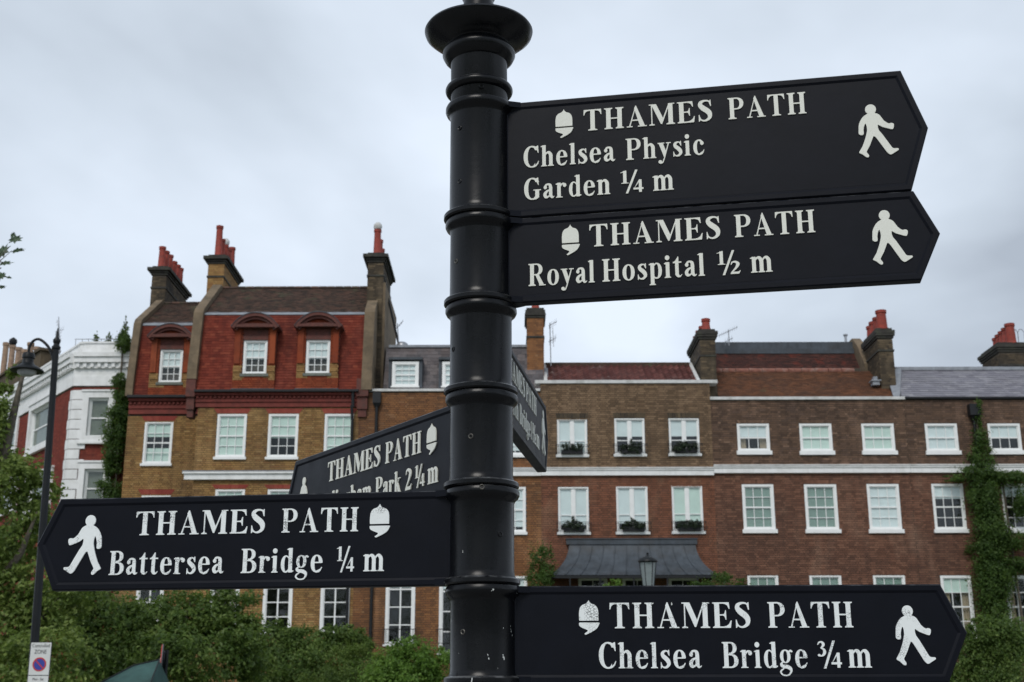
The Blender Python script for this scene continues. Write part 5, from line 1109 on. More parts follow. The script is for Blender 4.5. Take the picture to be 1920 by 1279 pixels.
armB = arm('arm pointing right to Royal Hospital', -.1844, .9080, .7326, 1,
    [('THAMES PATH', ('THAMES', .2172, .4658, .8382, h), ('PATH', .4929, .6407, .8382, h)),
     ('Royal Hospital 1/2 m', ('Royal', .0976, .2256, .766, h), ('Hospital', .2404, .4338, .766, h), ('F', '1', '2', .4571, .5, .766, h * 1.03), ('m', .5181, .5585, .766, h))],
    M['letter_cream'], (.1634, .1981, .824, .8863), (.7398, .8102, .7667, .8725))
armC = arm('arm pointing away to the right, almost edge on', 1.4149, .7322, .5572, 1,
    [('THAMES PATH', ('THAMES', .222, .4953, .6652, h), ('PATH', .5169, .6874, .6652, h)),
     ('bridge line', ('Wandsworth', .1, .395, .5915, h), ('Bridge', .416, .5819, .5915, h), ('1', .5968, .612, .5915, h), ('F', '1', '2', .618, .6765, .5915, h), ('m', .688, .7368, .5915, h))],
    M['letter_cream'], (.165, .20, .6525, .713), (.7923, .855, .5934, .7081), cor=.865, tip=.905)
armD = arm('arm pointing away to the left, half hidden', -.984, .5568, .3770, -1,
    [('THAMES PATH', ('THAMES', -.6393, -.3863, .4796, h), ('PATH', -.3611, -.2109, .4796, h)),
     ('park line', ('Hurlingham', -.708, -.4237, .4106, h), ('Park', -.402, -.2916, .4106, h), ('2', -.2715, -.246, .4106, h), ('F', '1', '4', -.2327, -.1943, .4106, h), ('m', -.1812, -.1407, .4106, h))],
    M['letter_cream'], (-.1865, -.1484, .4694, .5315), (-.8043, -.7466, .402, .509))
armE = arm('arm pointing left to Battersea Bridge', -.1275, .3766, .2002, -1,
    [('THAMES PATH', ('THAMES', -.6661, -.4118, .3028, h), ('PATH', -.3788, -.2319, .3028, h)),
     ('Battersea Bridge 1/4 m', ('Battersea', -.7125, -.4874, .2289, h), ('Bridge', -.4538, -.2975, .2289, h), ('F', '1', '4', -.2708, -.2375, .2289, h * 1.03), ('m', -.2204, -.1808, .2289, h))],
    M['letter_white'], (-.21, -.1714, .2907, .3527), (-.8036, -.7291, .2297, .3432))
armF = arm('lowest arm, pointing right to Chelsea Bridge', .0343 * -1, .1998, .0270, 1,
    [('THAMES PATH', ('THAMES', .2288, .4799, .1235, h), ('PATH', .5116, .6623, .1235, h)),
     ('Chelsea Bridge 3/4 m', ('Chelsea', .208, .3903, .054, h), ('Bridge', .4271, .5773, .054, h), ('F', '3', '4', .596, .6372, .054, h * 1.03), ('m', .648, .6896, .054, h))],
    M['letter_white'], (.1735, .2104, .1125, .1735), (.7336, .8026, .0577, .1616))
# sleeve, rings, neck, dish and finial above the top arm
plocal(MB().lathe([(.055, EZ + 1.154), (.0575, EZ + 1.158), (.0575, EZ + 1.252), (.06, EZ + 1.258)], n=56), 'sleeve', M['post_paint'])
def ring(z, r, R0, n=56): 
    return MB().lathe([(r, z - R0)] + [(r + R0 * 1.15 * math.cos(a), z + R0 * math.sin(a)) for a in [R(-75 + 15 * k) for k in range(11)]] + [(r, z + R0)], n=n)
plocal(ring(EZ + 1.1925, .0565, .0105), 'ring', M['post_paint'])
plocal(MB().lathe([(.056, EZ + 1.2515), (.062, EZ + 1.2555), (.070, EZ + 1.2635), (.0745, EZ + 1.2725), (.0735, EZ + 1.2805), (.066, EZ + 1.2885), (.064, EZ + 1.2925), (.066, EZ + 1.2955), (.080, EZ + 1.3015), (.098, EZ + 1.3105), (.1095, EZ + 1.3205), (.1115, EZ + 1.3265), (.1085, EZ + 1.3315), (.08, EZ + 1.3355), (.052, EZ + 1.3395), (.045, EZ + 1.3455), (.040, EZ + 1.3615), (.0335, EZ + 1.3815), (.030, EZ + 1.3995), (.034, EZ + 1.4045), (.034, EZ + 1.4115), (.028, EZ + 1.4195), (.034, EZ + 1.4395), (.045, EZ + 1.4645), (.047, EZ + 1.4845), (.038, EZ + 1.5145), (.018, EZ + 1.5395), (.004, EZ + 1.5645)], n=64), 'finial', M['post_paint'])
# grub screws on the collars
for px, py in ((903, 162), (862, 240), (862, 340), (855, 490), (849, 655), (883, 818), (938, 1002), (868, 1185), (904, 913)):
    rr = .0592 if py != 913 else .0695
    x, z = at(px, py, TY - rr * .8); cx = TX - .01137 * (z - EZ); a = math.asin(max(-.93, min(.93, (x - cx) / rr)))
    x, z = at(px, py, TY - rr * math.cos(a)); ax = Vector((math.sin(a), -math.cos(a), 0))
    m = MB(); prof = [(.0028, -.002), (.0028, .0008), (.0040, .0016), (.0050, .0010), (.0054, -.002)]; c = Vector((cx, TY, z)) + ax * (rr - .0002); q = ax.to_track_quat('Z', 'Y')
    t = MB().lathe(prof, n=14); m.v = [tuple(c + q @ Vector(v)) for v in t.v]; m.f = t.f[:-2]
    o = m.build('grub_screw', M['screw'] if (px in (883, 855, 904, 868)) else M['post_paint'], None, smooth=True)
    w = WP[o]; o.parent = post; o.matrix_parent_inverse = (Matrix.Translation(post.location) @ Matrix.Rotation(-.01137, 4, 'Y')).inverted()

# ------------------------------------------------------------------ street furniture
def world_at(px, py, Y): x, z = at(px, py, Y); return Vector((x, Y, z))
YL = 14.0
lb = world_at(66, 1190, YL); lt = world_at(105, 655, YL)
lx = (lb.x + lt.x) / 2
lamp = thing('street_lamp', (lb.x, YL, 0), 'tall dark street lamp with swan neck and shallow shade at the left edge', 'street lamp')
f_ = lambda z: lb.x + (lt.x - lb.x) * (z - lb.z) / (lt.z - lb.z)
ztop = lt.z
MB().tube([(f_(0), YL, 0), (f_(1.2), YL, 1.2), (f_(1.22), YL, 1.22), (f_(ztop), YL, ztop)], [.085, .085, .05, .034], 16).build('pole', M['lamp_metal'], lamp, smooth=True)
MB().lathe([(.034, 0), (.05, .005), (.05, .03), (.036, .04), (.03, .06), (.042, .085), (.042, .11), (.02, .14), (.016, .19), (.006, .25)], (f_(ztop), YL, ztop), 14).build('finial', M['lamp_metal'], lamp, smooth=True)
def smooth_path(ps, k=6):
    out = []; n = len(ps)
    for i in range(n - 1):
        a, b, c, d = ps[max(i - 1, 0)], ps[i], ps[i + 1], ps[min(i + 2, n - 1)]
        for j in range(k): t = j / k; out.append(.5 * ((2 * b) + (c - a) * t + (2 * a - 5 * b + 4 * c - d) * t * t + (3 * b - a - 3 * c + d) * t ** 3))
    return out + [ps[-1]]
P_ = smooth_path([world_at(*p, YL) for p in ((100, 705), (100, 680), (96, 660), (86, 645), (73, 636), (62, 640), (55, 652), (54, 668))])
MB().tube(P_, .016, 8).build('swan_neck', M['lamp_metal'], lamp, smooth=True)
hd = world_at(54, 664, YL); k = YL / FPX
q = MB().lathe([(.012, 0.02), (.055, .012), (.068, -.005), (.07, -.05), (.06, -.055), (.062, -.10), (.075, -.12), (.12, -.15), (.178, -.185), (.186, -.20), (.176, -.205), (.10, -.20), (.02, -.19)], tuple(hd), 28); q.build('lamp_shade', M['lamp_metal'], lamp, smooth=True)
MB().lathe([(.105, -.20), (.10, -.225), (.07, -.25), (.02, -.262)], tuple(hd), 20).build('lamp_bowl', plain('frosted_bowl', (.45, .47, .47), .2), lamp, smooth=True)
# controlled zone plate on the lamp post
sa, sb = world_at(61, 1205, YL - .06), world_at(99, 1205, YL - .06); sw = sb.x - sa.x; scx = f_(world_at(80, 1240, YL).z) + .095
plate = thing('parking_sign', ((sa.x + sb.x) / 2, YL - .06, world_at(80, 1300, YL).z), 'small white Controlled ZONE plate with no waiting roundel on the lamp post', 'sign')
z1_, z0_ = sa.z, world_at(78, 1266.5, YL - .06).z; z9 = z0_ - .22; x0_, x1_ = sa.x - .012, sb.x - .012
M['plate'] = plain('white_sign_sheet', (.66, .68, .66), .5, .05, 9); M['ink'] = plain('black_sign_print', (.03, .03, .035), .6, .1); M['sign_red'] = plain('sign_red', (.52, .035, .03), .5, .08); M['sign_blue'] = plain('sign_blue', (.03, .05, .32), .5, .08)
yy = YL - .06
MB().box(x0_, x1_, yy - .002, yy, z0_ + .004, z1_).build('upper_plate', M['plate'], plate); MB().box(x0_, x1_, yy - .002, yy, z9, z0_ - .004).build('lower_plate', M['plate'], plate)
MB().box(x0_ - .006, x1_ + .006, yy + .001, yy + .006, z9 - .004, z1_ + .006).build('backing', M['lamp_metal'], plate)
m = MB(); m.box(x0_ + .02, x0_ + .05, yy + .006, YL - .02, z1_ - .05, z1_ - .03); m.box(x0_ + .02, x0_ + .05, yy + .006, YL - .02, z9 + .03, z9 + .05); m.build('clip', M['aluminium'], plate)
def flat_text(txt, cx_, z_, h_, w_, par, y_):
    cu = bpy.data.curves.new('lettering', 'FONT'); cu.body = txt; cu.size = 1; cu.align_x = 'CENTER'; cu.extrude = .004
    o = bpy.data.objects.new('lettering', cu); cu.materials.append(M['ink']); link(o, par, (cx_, y_, z_)); o.rotation_euler = (math.pi / 2, 0, 0)
    bpy.context.view_layer.update(); dx = max(o.dimensions.x, .01); dy = max(o.dimensions.y, .01); o.scale = (w_ / dx, h_ / dy, .2)
    bpy.context.view_layer.update(); me = bpy.data.meshes.new_from_object(o.evaluated_get(bpy.context.evaluated_depsgraph_get())); q = bpy.data.objects.new('lettering', me); sc, ro = o.scale.copy(), o.rotation_euler.copy()
    bpy.data.objects.remove(o); link(q, par, (cx_, y_, z_)); q.scale = sc; q.rotation_euler = ro; q['kind'] = 'stuff' if False else 'thing'; return q
mx_ = (x0_ + x1_) / 2; W_ = x1_ - x0_
flat_text('Controlled', mx_, z1_ - .048, .034, W_ * .86, plate, yy - .003); flat_text('ZONE', mx_, z1_ - .115, .042, W_ * .60, plate, yy - .003)
flat_text('Mon - Sat', mx_, z0_ - .05, .026, W_ * .55, plate, yy - .003); flat_text('8.30 am - 6.30 pm', mx_, z0_ - .095, .026, W_ * .8, plate, yy - .003)
cz = z0_ + (z1_ - z0_) * .335; rr = W_ * .335
def disc(mb, cx_, cz_, r0, r1, y0, y1, n=40):
    for i in range(n):
        a, b = 2 * math.pi * i / n, 2 * math.pi * (i + 1) / n
        p = [(cx_ + r0 * math.cos(a), y0, cz_ + r0 * math.sin(a)), (cx_ + r1 * math.cos(a), y0, cz_ + r1 * math.sin(a)), (cx_ + r1 * math.cos(b), y0, cz_ + r1 * math.sin(b)), (cx_ + r0 * math.cos(b), y0, cz_ + r0 * math.sin(b))]
        mb.prism(p, (0, 0, 0), (0, y1 - y0, 0))
    return mb
disc(MB(), mx_, cz, .0005, rr * .80, yy - .0035, yy - .0015).build('blue_disc', M['sign_blue'], plate)
m = disc(MB(), mx_, cz, rr * .80, rr, yy - .0042, yy - .0015); d_ = Vector((.707, 0, -.707)) * rr * .8; nrm = Vector((.707, 0, .707)) * rr * .085; c = Vector((mx_, yy - .0046, cz))
m.prism([tuple(c - d_ - nrm), tuple(c - d_ + nrm), tuple(c + d_ + nrm), tuple(c + d_ - nrm)], (0, 0, 0), (0, .003, 0)); m.build('red_ring_and_bar', M['sign_red'], plate)

# no entry sign seen almost edge on
YN = 25.0; nc = world_at(303, 1239, YN)
ne = thing('no_entry_sign', (nc.x + .08, YN, 0), 'red no entry disc seen nearly edge on against the bushes', 'sign')
dsk = MB(); nn = 36; Rd = .30; an = R(77)
def nrot(v): return (nc.x + v[0] * math.cos(an) + v[1] * math.sin(an), YN - v[0] * math.sin(an) + v[1] * math.cos(an), nc.z + v[2])
t = disc(MB(), 0, 0, .001, Rd, -.012, 0, nn); 
def placed(mb): mb.v = [nrot(v) for v in mb.v]; return mb
placed(t).build('red_face', M['sign_red'], ne)
placed(MB().box(-.22, .22, -.020, -.0125, -.055, .055)).build('white_bar', M['white'], ne)
placed(disc(MB(), 0, 0, .001, Rd + .008, .002, .02, nn)).build('back', plain('grey_sign_back', (.10, .10, .11), .6), ne)
placed(disc(MB(), 0, 0, .16, .19, .022, .06, 20)).build('stiffening_ring', M['lamp_metal'], ne)
MB().tube([(nc.x + .09, YN, 0), (nc.x + .09, YN, nc.z + .2)], .038, 12).build('pole', M['lamp_metal'], ne, smooth=True)

# teal canopy
YT = 24.0; M['teal'] = plain('teal_canvas', (.038, .095, .088), .85, .2, 5, dirt=((.02, .05, .045), .7))
ap = world_at(262, 1238, YT); tw = 1.15
tl = thing('canopy_tent', (ap.x, YT, 0), 'pale teal pitched canvas canopy low among the bushes, beside the no entry sign', 'canopy')
cor_ = [(ap.x - .75, YT - .8, ap.z - .58), (ap.x + .42, YT - .8, ap.z - .50), (ap.x + .42, YT + .8, ap.z - .50), (ap.x - .75, YT + .8, ap.z - .58)]
r0, r1 = (ap.x - .10, YT, ap.z - .10), (ap.x + .36, YT, ap.z + .0)
for pts in ((cor_[0], cor_[1], r1, r0), (cor_[2], cor_[3], r0, r1)): MB().prism(pts, (0, 0, 0), (0, 0, -.012)).build('canvas_panel', M['teal'], tl)
for pts in ((cor_[3], cor_[0], r0), (cor_[1], cor_[2], r1)): MB().prism(pts, (0, 0, 0), (0, 0, -.012)).build('canvas_panel', M['teal'], tl)
for c in cor_: MB().tube([(c[0], c[1], 0), (c[0], c[1], c[2])], .02).build('pole', M['iron'], tl)
for a, b in ((r0, cor_[0]), (r1, cor_[1]), (r0, r1)): MB().tube([(a[0], a[1], a[2] + .012), (b[0], b[1], b[2] + .012)], .012, 6).build('seam', M['iron'], tl)

# Victorian lantern in front of the canopy
YV = 30.0; vt = world_at(1214, 1036, YV); k = YV / FPX
vl = thing('street_lamp', (vt.x, YV, 0), 'old tapered glass lantern on a post in front of the lead canopy', 'street lamp')
def hexl(prof, n=6): return MB().lathe(prof, (vt.x, YV, vt.z), n)
M['lantern_glass'] = plain('milky_lantern_glass', (.20, .235, .24), .25, .15, 6, spec=.7)
hexl([(.012, -.0), (.03, -.02), (.02, -.05), (.06, -.08), (.10, -.10)], 12).build('finial', M['lamp_metal'], vl, smooth=True)
MB().lathe([(.10, -.10), (.17, -.13), (.225, -.19), (.232, -.215), (.20, -.22), (.19, -.235)], (vt.x, YV, vt.z), 24).build('lantern_cap', M['lamp_metal'], vl, smooth=True)
hexl([(.188, -.236), (.125, -.78)]).build('glass', M['lantern_glass'], vl)
m = MB()
for i in range(6):
    a = math.pi * i / 3; m.tube([(vt.x + .192 * math.cos(a), YV + .192 * math.sin(a), vt.z - .23), (vt.x + .128 * math.cos(a), YV + .128 * math.sin(a), vt.z - .79)], .009, 6)
m.build('lantern_frame', M['lamp_metal'], vl); hexl([(.135, -.78), (.14, -.80), (.06, -.86), (.05, -.95), (.04, -vt.z + .6), (.09, -vt.z + .5), (.10, -vt.z)], 16).build('post', M['lamp_metal'], vl, smooth=True)

# ------------------------------------------------------------------ aerials on the roofs
def aerial(base, elems, label, Y):
    b = world_at(base[0], base[1], Y); o = thing('tv_aerial', tuple(b), label, 'aerial', 'television aerials on the roofs')
    tp_ = world_at(base[2], base[3], Y); MB().tube([b, tp_], .018, 6).build('mast', M['aluminium'], o)
    for (x0, y0, x1, y1, n, L_) in elems:
        a, c = world_at(x0, y0, Y), world_at(x1, y1, Y - .4); MB().tube([a, c], .012, 6).build('boom', M['aluminium'], o); m = MB()
        for i in range(n):
            p = a.lerp(c, (i + .5) / n); m.tube([p + Vector((-.02, -.10, -L_ * .5)), p + Vector((.02, .10, L_ * .5))], .006, 5)
        m.build('elements', M['aluminium'], o)
    return o
aerial((1033, 686, 1031, 606), [(1029, 611, 1044, 603, 5, .30), (1029, 641, 1043, 633, 5, .34), (1036, 612, 1038, 650, 2, .1)], 'thin upright aerial between the fingerpost arm and the brick stack', 44.5)
aerial((1367, 648, 1366, 618), [(1347, 630, 1383, 613, 9, .22), (1358, 642, 1374, 634, 4, .3)], 'slanting aerial beside the sooty stack above the lead flat roof', 46.5)
aerial((748, 650, 745, 606), [(742, 617, 756, 602, 4, .25)], 'small aerial on the slate roof behind the red mansard house', 45)
aerial((112, 668, 110, 594), [(107, 600, 114, 640, 7, .18), (104, 622, 119, 618, 4, .4)], 'tall cluster aerial rising behind the swan neck lamp', 52)
b0, b1 = world_at(728, 560, 45.2), world_at(748, 648, 45)
sv = thing('stay_pole', tuple(b1), 'dark slanting stay pole behind the right stack of the red mansard house', 'pole'); MB().tube([b0, b1], .04, 8).build('rod', M['iron'], sv, smooth=True)
rd = world_at(754, 652, 44.6); dm_ = thing('roof_dome', tuple(rd), 'small grey roof light dome at the left end of the slate roof', 'roof light'); MB().lathe([(.22, -.1), (.22, .06), (.2, .14), (.12, .2), (.01, .22)], tuple(rd), 20).build('dome', M['aluminium'], dm_, smooth=True); MB().lathe([(.26, -.2), (.26, -.09), (.22, -.085)], tuple(rd), 20).build('kerb_ring', M['lead'], dm_, smooth=True)

# ------------------------------------------------------------------ window boxes
names6 = ['three clipped balls in the box at the upper left window of the middle house', 'low dark mound in the box at the upper middle window of the middle house', 'spreading dark plants in the box at the upper right window of the middle house',
          'wispy dark plant in the box at the lower left window of the middle house', 'tufted dark plant in the box at the lower middle window of the middle house', 'trailing dark plant in the box at the lower right window beside the pale scar']
for i, b in enumerate(wC):
    w = b[1] - b[0]; cx_ = (b[0] + b[1]) / 2 + (-.02, .03, .02, 0, .02, 0.03)[i]; hw = w * (.36, .33, .36, .34, .34, .36)[i]; zb_ = b[2] + .095
    t = thing('window_box', F0(cx_, -.12, zb_), names6[i], 'window box', 'window boxes on the middle house')
    m = MB(); m.box(cx_ - hw, cx_ + hw, -.165, .02, zb_, zb_ + .12, F0); m.box(cx_ - hw - .01, cx_ + hw + .01, -.170, .025, zb_ + .121, zb_ + .135, F0); m.build('box', M['iron'], t)
    if i == 0: bl = [((F0(cx_ + s_ * hw * .66, -.10, zb_ + .21)), (.14, .15, .165)) for s_ in (-1, 0, 1)]
    else: bl = [(F0(cx_ + s_ * hw * .62, -.11, zb_ + .17 + (.04 if s_ == 0 else 0)), (hw * .48, .17, .17)) for s_ in (-1, 0, 1)] + ([(F0(cx_, -.05, zb_ + .38), (.10, .08, .14))] if i in (1, 3, 4) else [])
    foliage('foliage', t, bl, 1800, .05, M['leaf_box'], 60 + i, clump=30)

# ------------------------------------------------------------------ vegetation
def tree(name, label, base, blobs, n, size, mat, tr, seed, cat='tree', group=None, limbs=(), clump=45, tight=.18, zmin=None):
    t = thing(name, base, label, cat, group); foliage('crown', t, blobs, n, size, mat, seed, clump, tight, zmin=zmin)
    trunk(t, tr[0], tr[1])
    for l in limbs: trunk(t, l[0], l[1], 'limb')
    return t
VG = 'trees and bushes in front of the houses'
# big plane tree at the left, in front of the corner house
Y = 24
b = [blob(-40, 1000, Y, 110, 110), blob(30, 900, Y, 62, 60), blob(-10, 790, Y, 42, 60), blob(62, 1010, Y + 1, 60, 60), blob(5, 715, Y, 26, 36), blob(-80, 860, Y, 80, 110), blob(75, 930, Y + .5, 36, 40), blob(100, 1110, Y, 90, 60), blob(20, 1180, Y, 110, 100), blob(60, 1260, Y - 1, 120, 80)]
px_ = world_at(-60, 1279, Y)
tree('plane_tree', 'tall leafy tree at the left edge, in front of the white trimmed corner house', (px_.x, Y, 0), b, 34000, .095, M['leaf_plane'], ([(px_.x, Y, 0), (px_.x + .1, Y, 2), (px_.x, Y, 5), (px_.x + .4, Y, 8)], [.3, .25, .18, .04]), 1, group=VG,
     limbs=[([(px_.x, Y, 3.5), (px_.x + .8, Y - .2, 4.6), tuple(world_at(70, 960, Y))], [.10, .06, .02]), ([(px_.x, Y, 4.8), tuple(world_at(5, 760, Y))], [.08, .02]), ([(px_.x, Y, 2.5), (px_.x + 1.0, Y - .2, 3.0), tuple(world_at(110, 1120, Y))], [.10, .06, .02])], clump=55, tight=.13)
# broad tree under the left arm
Y = 28
b = [blob(140, 1130, Y, 70, 70), blob(215, 1180, Y, 80, 60), blob(300, 1175, Y, 80, 62), blob(380, 1160, Y, 70, 55), blob(430, 1150, Y, 52, 42), blob(450, 1190, Y - .5, 50, 40), blob(350, 1230, Y - .5, 120, 55), blob(200, 1240, Y - .5, 100, 50), blob(470, 1240, Y, 50, 45), blob(415, 1112, Y, 24, 12)]
q = world_at(330, 1279, Y)
tree('young_tree', 'broad leafy tree below the Battersea Bridge arm, hiding a tall window', (q.x, Y, 0), b, 34000, .095, M['leaf_dark'], ([(q.x, Y, 0), (q.x + .05, Y, 1.5), (q.x, Y, 3.0), (q.x + .2, Y, 4.0)], [.14, .12, .08, .03]), 2, group=VG,
     limbs=[([(q.x, Y, 2.0), tuple(world_at(430, 1150, Y))], [.06, .015]), ([(q.x, Y, 1.8), tuple(world_at(200, 1180, Y))], [.06, .015])], clump=55, tight=.15)
def bush(label, px, Y, bl, n, size, mat, seed, name='bush', tight=.2, clump=40):
    p = world_at(px, 1279, Y); t = thing(name, (p.x, Y, 0), label, 'bush' if name != 'hedge' else 'hedge', VG); foliage('foliage', t, bl, n, size, mat, seed, clump, tight)
    m = MB()
    for s_ in (-.25, 0, .22): m.tube([(p.x + s_ * .4, Y, 0), (p.x + s_, Y, 1.2), (p.x + s_ * 2.2, Y, 2.1)], [.05, .035, .012], 6)
    m.build('stems', M['bark'], t, smooth=True); return t
Y = 37
bush('dark laurel bush under the tall windows, between tree and clipped hedge', 570, Y, [blob(520, 1205, Y, 60, 34), blob(590, 1200, Y, 60, 30), blob(650, 1190, Y, 42, 26), blob(560, 1250, Y, 110, 50), blob(655, 1215, Y, 36, 26), blob(540, 1178, Y, 28, 14)], 24000, .09, M['leaf_dark'], 3, tight=.14, clump=70)
Y = 34
bush('rounded clipped dark hedge left of the brightest bush', 650, Y, [blob(650, 1262, Y, 62, 50), blob(690, 1250, Y, 50, 42), blob(625, 1285, Y, 60, 50)], 16000, .05, M['leaf_dark'], 4, 'hedge', tight=.1, clump=200)
Y = 32
bush('bright green bush at the foot of the fingerpost, below the balconette windows', 770, Y, [blob(770, 1245, Y, 66, 44), blob(735, 1262, Y, 40, 44), blob(810, 1250, Y, 40, 40), blob(775, 1215, Y, 34, 18), blob(770, 1290, Y, 90, 50)], 16000, .085, M['leaf_bright'], 5, tight=.14, clump=70)
Y = 41.8
bush('narrow green climber on the wall left of the lead canopy', 1012, Y, [blob(1014, 1050, Y, 20, 30, .4), blob(1006, 1078, Y, 22, 26, .4), blob(1024, 1075, Y, 20, 24, .4), blob(1014, 1120, Y, 26, 40, .4), blob(1020, 1032, Y, 8, 14, .2)], 4500, .075, M['leaf_ivy'], 6, 'climbing_shrub')
Y = 38
bush('small light green shrub tip under the middle of the canopy', 1156, Y, [blob(1156, 1092, Y, 12, 12), blob(1155, 1120, Y, 24, 26)], 1200, .07, M['leaf_bright'], 7)
bush('loose green shrub under the right end of the canopy', 1355, Y, [blob(1355, 1082, Y, 22, 14), blob(1376, 1090, Y, 22, 10), blob(1312, 1094, Y, 30, 8), blob(1350, 1120, Y, 60, 30)], 3500, .07, M['leaf_ivy'], 8)
Y = 30
bush('large loose bush at the lower right corner beside the arm tip', 1860, Y, [blob(1870, 1215, Y, 60, 48), blob(1845, 1185, Y, 36, 28), blob(1900, 1190, Y, 40, 36), blob(1820, 1250, Y, 56, 50), blob(1890, 1270, Y, 80, 60), blob(1868, 1160, Y, 14, 16), blob(1780, 1280, Y, 40, 30)], 26000, .07, M['leaf_dark'], 9, tight=.14, clump=60)
# creeper on the far right house
def climber(label, pts, n, size, seed, d0=-.35, mat='leaf_ivy', fr=F0, base=None):
    """pts: (px, py, half-width px, half-height px) stations on the wall"""
    bl = [];
    for (px, py, rx, ry, dep) in pts:
        u, z = fr.hit(px, py, -.15); c = fr(u, -.12 - dep * .5, z); k = 43 / FPX; bl.append((c, (rx * k, .12 + dep, ry * k)))
    p = bl[-1][0]; t = thing('creeper', (p[0], p[1], 0), label, 'creeper', 'creepers on the house fronts'); foliage('foliage', t, bl, n, size, M[mat], seed, clump=30, tight=.2)
    pts2 = [(b_[0][0], 42.93 if fr is F0 else b_[0][1], b_[0][2]) for b_ in bl if True]
    pts2 = sorted(pts2, key=lambda q: -q[2])[:6]
    trunk(t, [(p[0], p[1] + .02, 0)] + [(q[0], q[1], q[2]) for q in reversed(pts2)], [.06] + [.03] * len(pts2), 'stem'); return t
climber('dark green creeper climbing the pipe of the far right house', [(1834, 760, 7, 16, .1), (1833, 790, 9, 20, .12), (1836, 825, 15, 24, .2), (1838, 858, 24, 20, .3), (1835, 890, 36, 20, .4), (1880, 893, 44, 10, .25), (1790, 898, 24, 7, .2), (1845, 925, 26, 26, .4), (1850, 960, 24, 28, .35), (1862, 1000, 30, 26, .35), (1845, 1030, 32, 22, .35), (1900, 1015, 34, 16, .3), (1862, 1065, 34, 30, .35), (1855, 1110, 30, 34, .3), (1862, 1150, 30, 34, .35), (1910, 940, 16, 30, .3), (1900, 1060, 34, 16, .25), (1866, 1190, 34, 30, .4), (1838, 940, 28, 40, .4), (1852, 1000, 32, 40, .4), (1858, 1085, 36, 40, .4), (1895, 900, 36, 12, .3)], 38000, .08, 10)
climber('green creeper hanging down between the white quoined house and the yellow house', [(233, 648, 15, 20, .4), (234, 634, 10, 10, .3), (228, 716, 15, 15, .35), (230, 745, 17, 16, .35), (228, 778, 26, 24, .4), (222, 815, 24, 28, .35), (215, 850, 22, 24, .35), (214, 880, 17, 18, .3), (204, 915, 24, 15, .35), (214, 935, 24, 20, .3), (246, 770, 18, 18, .3), (220, 985, 20, 40, .3)], 16000, .085, 11, fr=FR)
# conifers in pots on the corner house roof
for px, py, ph, lab in ((182, 622, 20, 'leftmost small dark conifer on the corner house roof'), (205, 622, 20, 'second small dark conifer on the corner house roof, right of the first'), (237, 594, 34, 'tallest dark conifer, at the right end of the corner house roof')):
    u, zt_ = FR.hit(px, py, 1.2); zb_ = FR.hit(px, py + ph + 8, 1.2)[1]; c = FR(u, 1.2, 0); h_ = zt_ - zb_
    t = thing('potted_conifer', (c[0], c[1], zb_ - .3), lab, 'conifer', 'conifers on the roof garden')
    MB().lathe([(.13, 0), (.18, .3), (.19, .32), (.16, .32)], (c[0], c[1], zb_ - .3), 14).build('pot', M['pot_buff'], t, smooth=True); trunk(t, [(c[0], c[1], zb_), (c[0], c[1], zt_ - .1)], [.03, .008])
    foliage('foliage', t, [((c[0], c[1], zb_ + h_ * f), (w_, w_, h_ * .16)) for f, w_ in ((.18, .17), (.36, .145), (.54, .115), (.72, .08), (.90, .035))], 1100, .045, M['leaf_dark'], 70 + px, clump=25)

# unseen trees added along the river walk behind the viewer, for windows to mirror
bk = [((x_ * 9.0 + 2, -30 + (i_ % 2) * 3, 8.2 + .6 * (i_ % 3)), (5.0, 3.6, 4.6)) for i_, x_ in enumerate(range(-5, 6))]
o = foliage('added_treeline', None, bk, 22000, .42, M['leaf_dark'], 90, 40, .2); tag(o, 'added line of unseen leafy trees for the windows to reflect', 'trees', None, 'stuff')

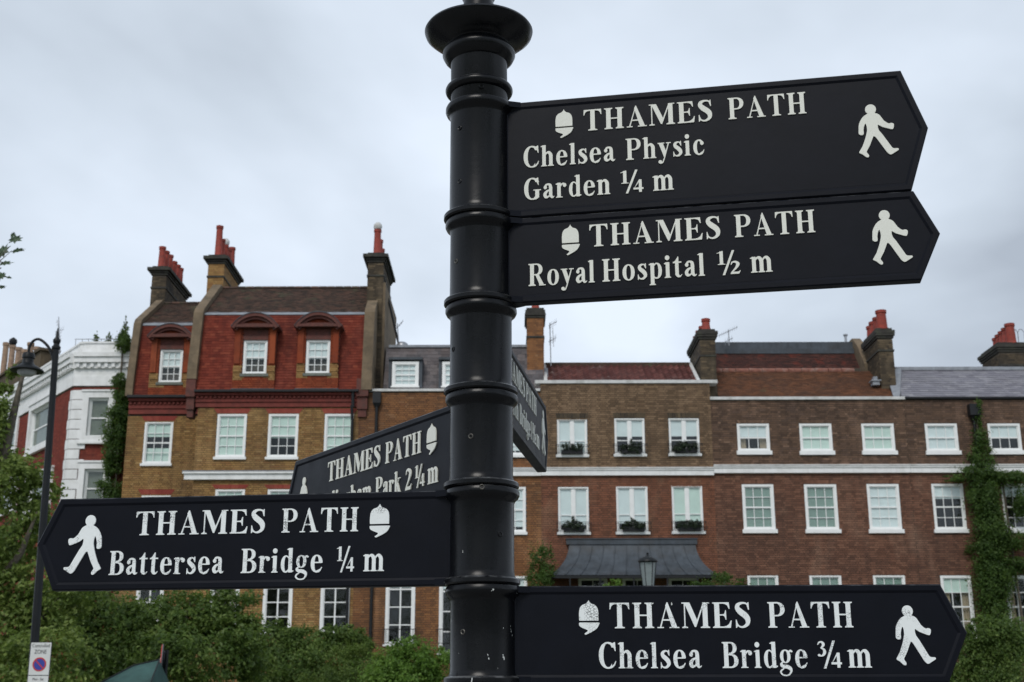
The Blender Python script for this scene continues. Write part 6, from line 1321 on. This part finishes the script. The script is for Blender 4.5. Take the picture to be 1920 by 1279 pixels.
# plane twig entering at the upper left: single large leaves
YT = 13.0; tb = world_at(-230, 900, YT)
tt = thing('plane_tree', (tb.x, YT, 0), 'twig with jagged plane leaves reaching in at the left edge, high against the sky', 'tree')
trunk(tt, [(tb.x, YT, 0), (tb.x, YT, 3.0), (tb.x + .1, YT, 6.5)], [.22, .17, .06])
trunk(tt, [(tb.x, YT, 4.0), tuple(world_at(-90, 560, YT)), tuple(world_at(-20, 500, YT)), tuple(world_at(4, 486, YT))], [.06, .03, .012, .004], 'branch')
for a, b_ in (((-10, 495), (18, 462)), ((-12, 500), (22, 470)), ((-25, 505), (0, 528)), ((-6, 490), (12, 494))): trunk(tt, [tuple(world_at(*a, YT)), tuple(world_at(*b_, YT))], [.006, .003], 'twig')
def plane_leaf(c, sx, sz, rot, tiltx, seed):
    r = random.Random(seed); m = MB(); tips = [(0, -.5), (.12, -.28), (.42, -.3), (.30, -.08), (.52, .10), (.26, .14), (.30, .34), (.10, .26), (0, .55), (-.12, .26), (-.32, .36), (-.25, .12), (-.50, .08), (-.30, -.10), (-.40, -.32), (-.12, -.28)]
    pts = []
    for x, z in tips:
        x *= r.uniform(.85, 1.15) * sx; z *= r.uniform(.85, 1.15) * sz; y = .25 * abs(x) + r.uniform(-.01, .01)
        x, z = x * math.cos(rot) - z * math.sin(rot), x * math.sin(rot) + z * math.cos(rot); pts.append(Vector((x, y + z * tiltx, z)) + c)
    n = len(pts); v = [tuple(c)] + [tuple(p) for p in pts] + [tuple(c + Vector((0, .002, 0)))] + [tuple(p + Vector((0, .002, 0))) for p in pts]
    f = [(0, 1 + i, 1 + (i + 1) % n) for i in range(n)] + [(n + 1, n + 2 + (i + 1) % n, n + 2 + i) for i in range(n)]
    m.poly(v, f); m.build('leaf', M['leaf_twig'], tt)
M['leaf_twig'] = plain('plane_tree_leaf', (.030, .062, .022), .5, .35, 30)
for i, (px, py, sx, sz, ro) in enumerate(((28, 448, .135, .10, .2), (5, 470, .17, .11, 1.3), (33, 469, .13, .05, .25), (9, 493, .14, .06, .1), (3, 517, .09, .10, .5), (2, 538, .09, .04, .2), (16, 520, .06, .03, -.2), (-12, 505, .16, .12, .8), (-18, 480, .16, .13, .2), (-14, 530, .14, .10, 1.0), (-34, 500, .18, .15, .4), (24, 440, .05, .07, .1))):
    plane_leaf(world_at(px, py, YT + .02 * (i % 3)), sx * 1.2, sz * 1.25, ro, .4, i)
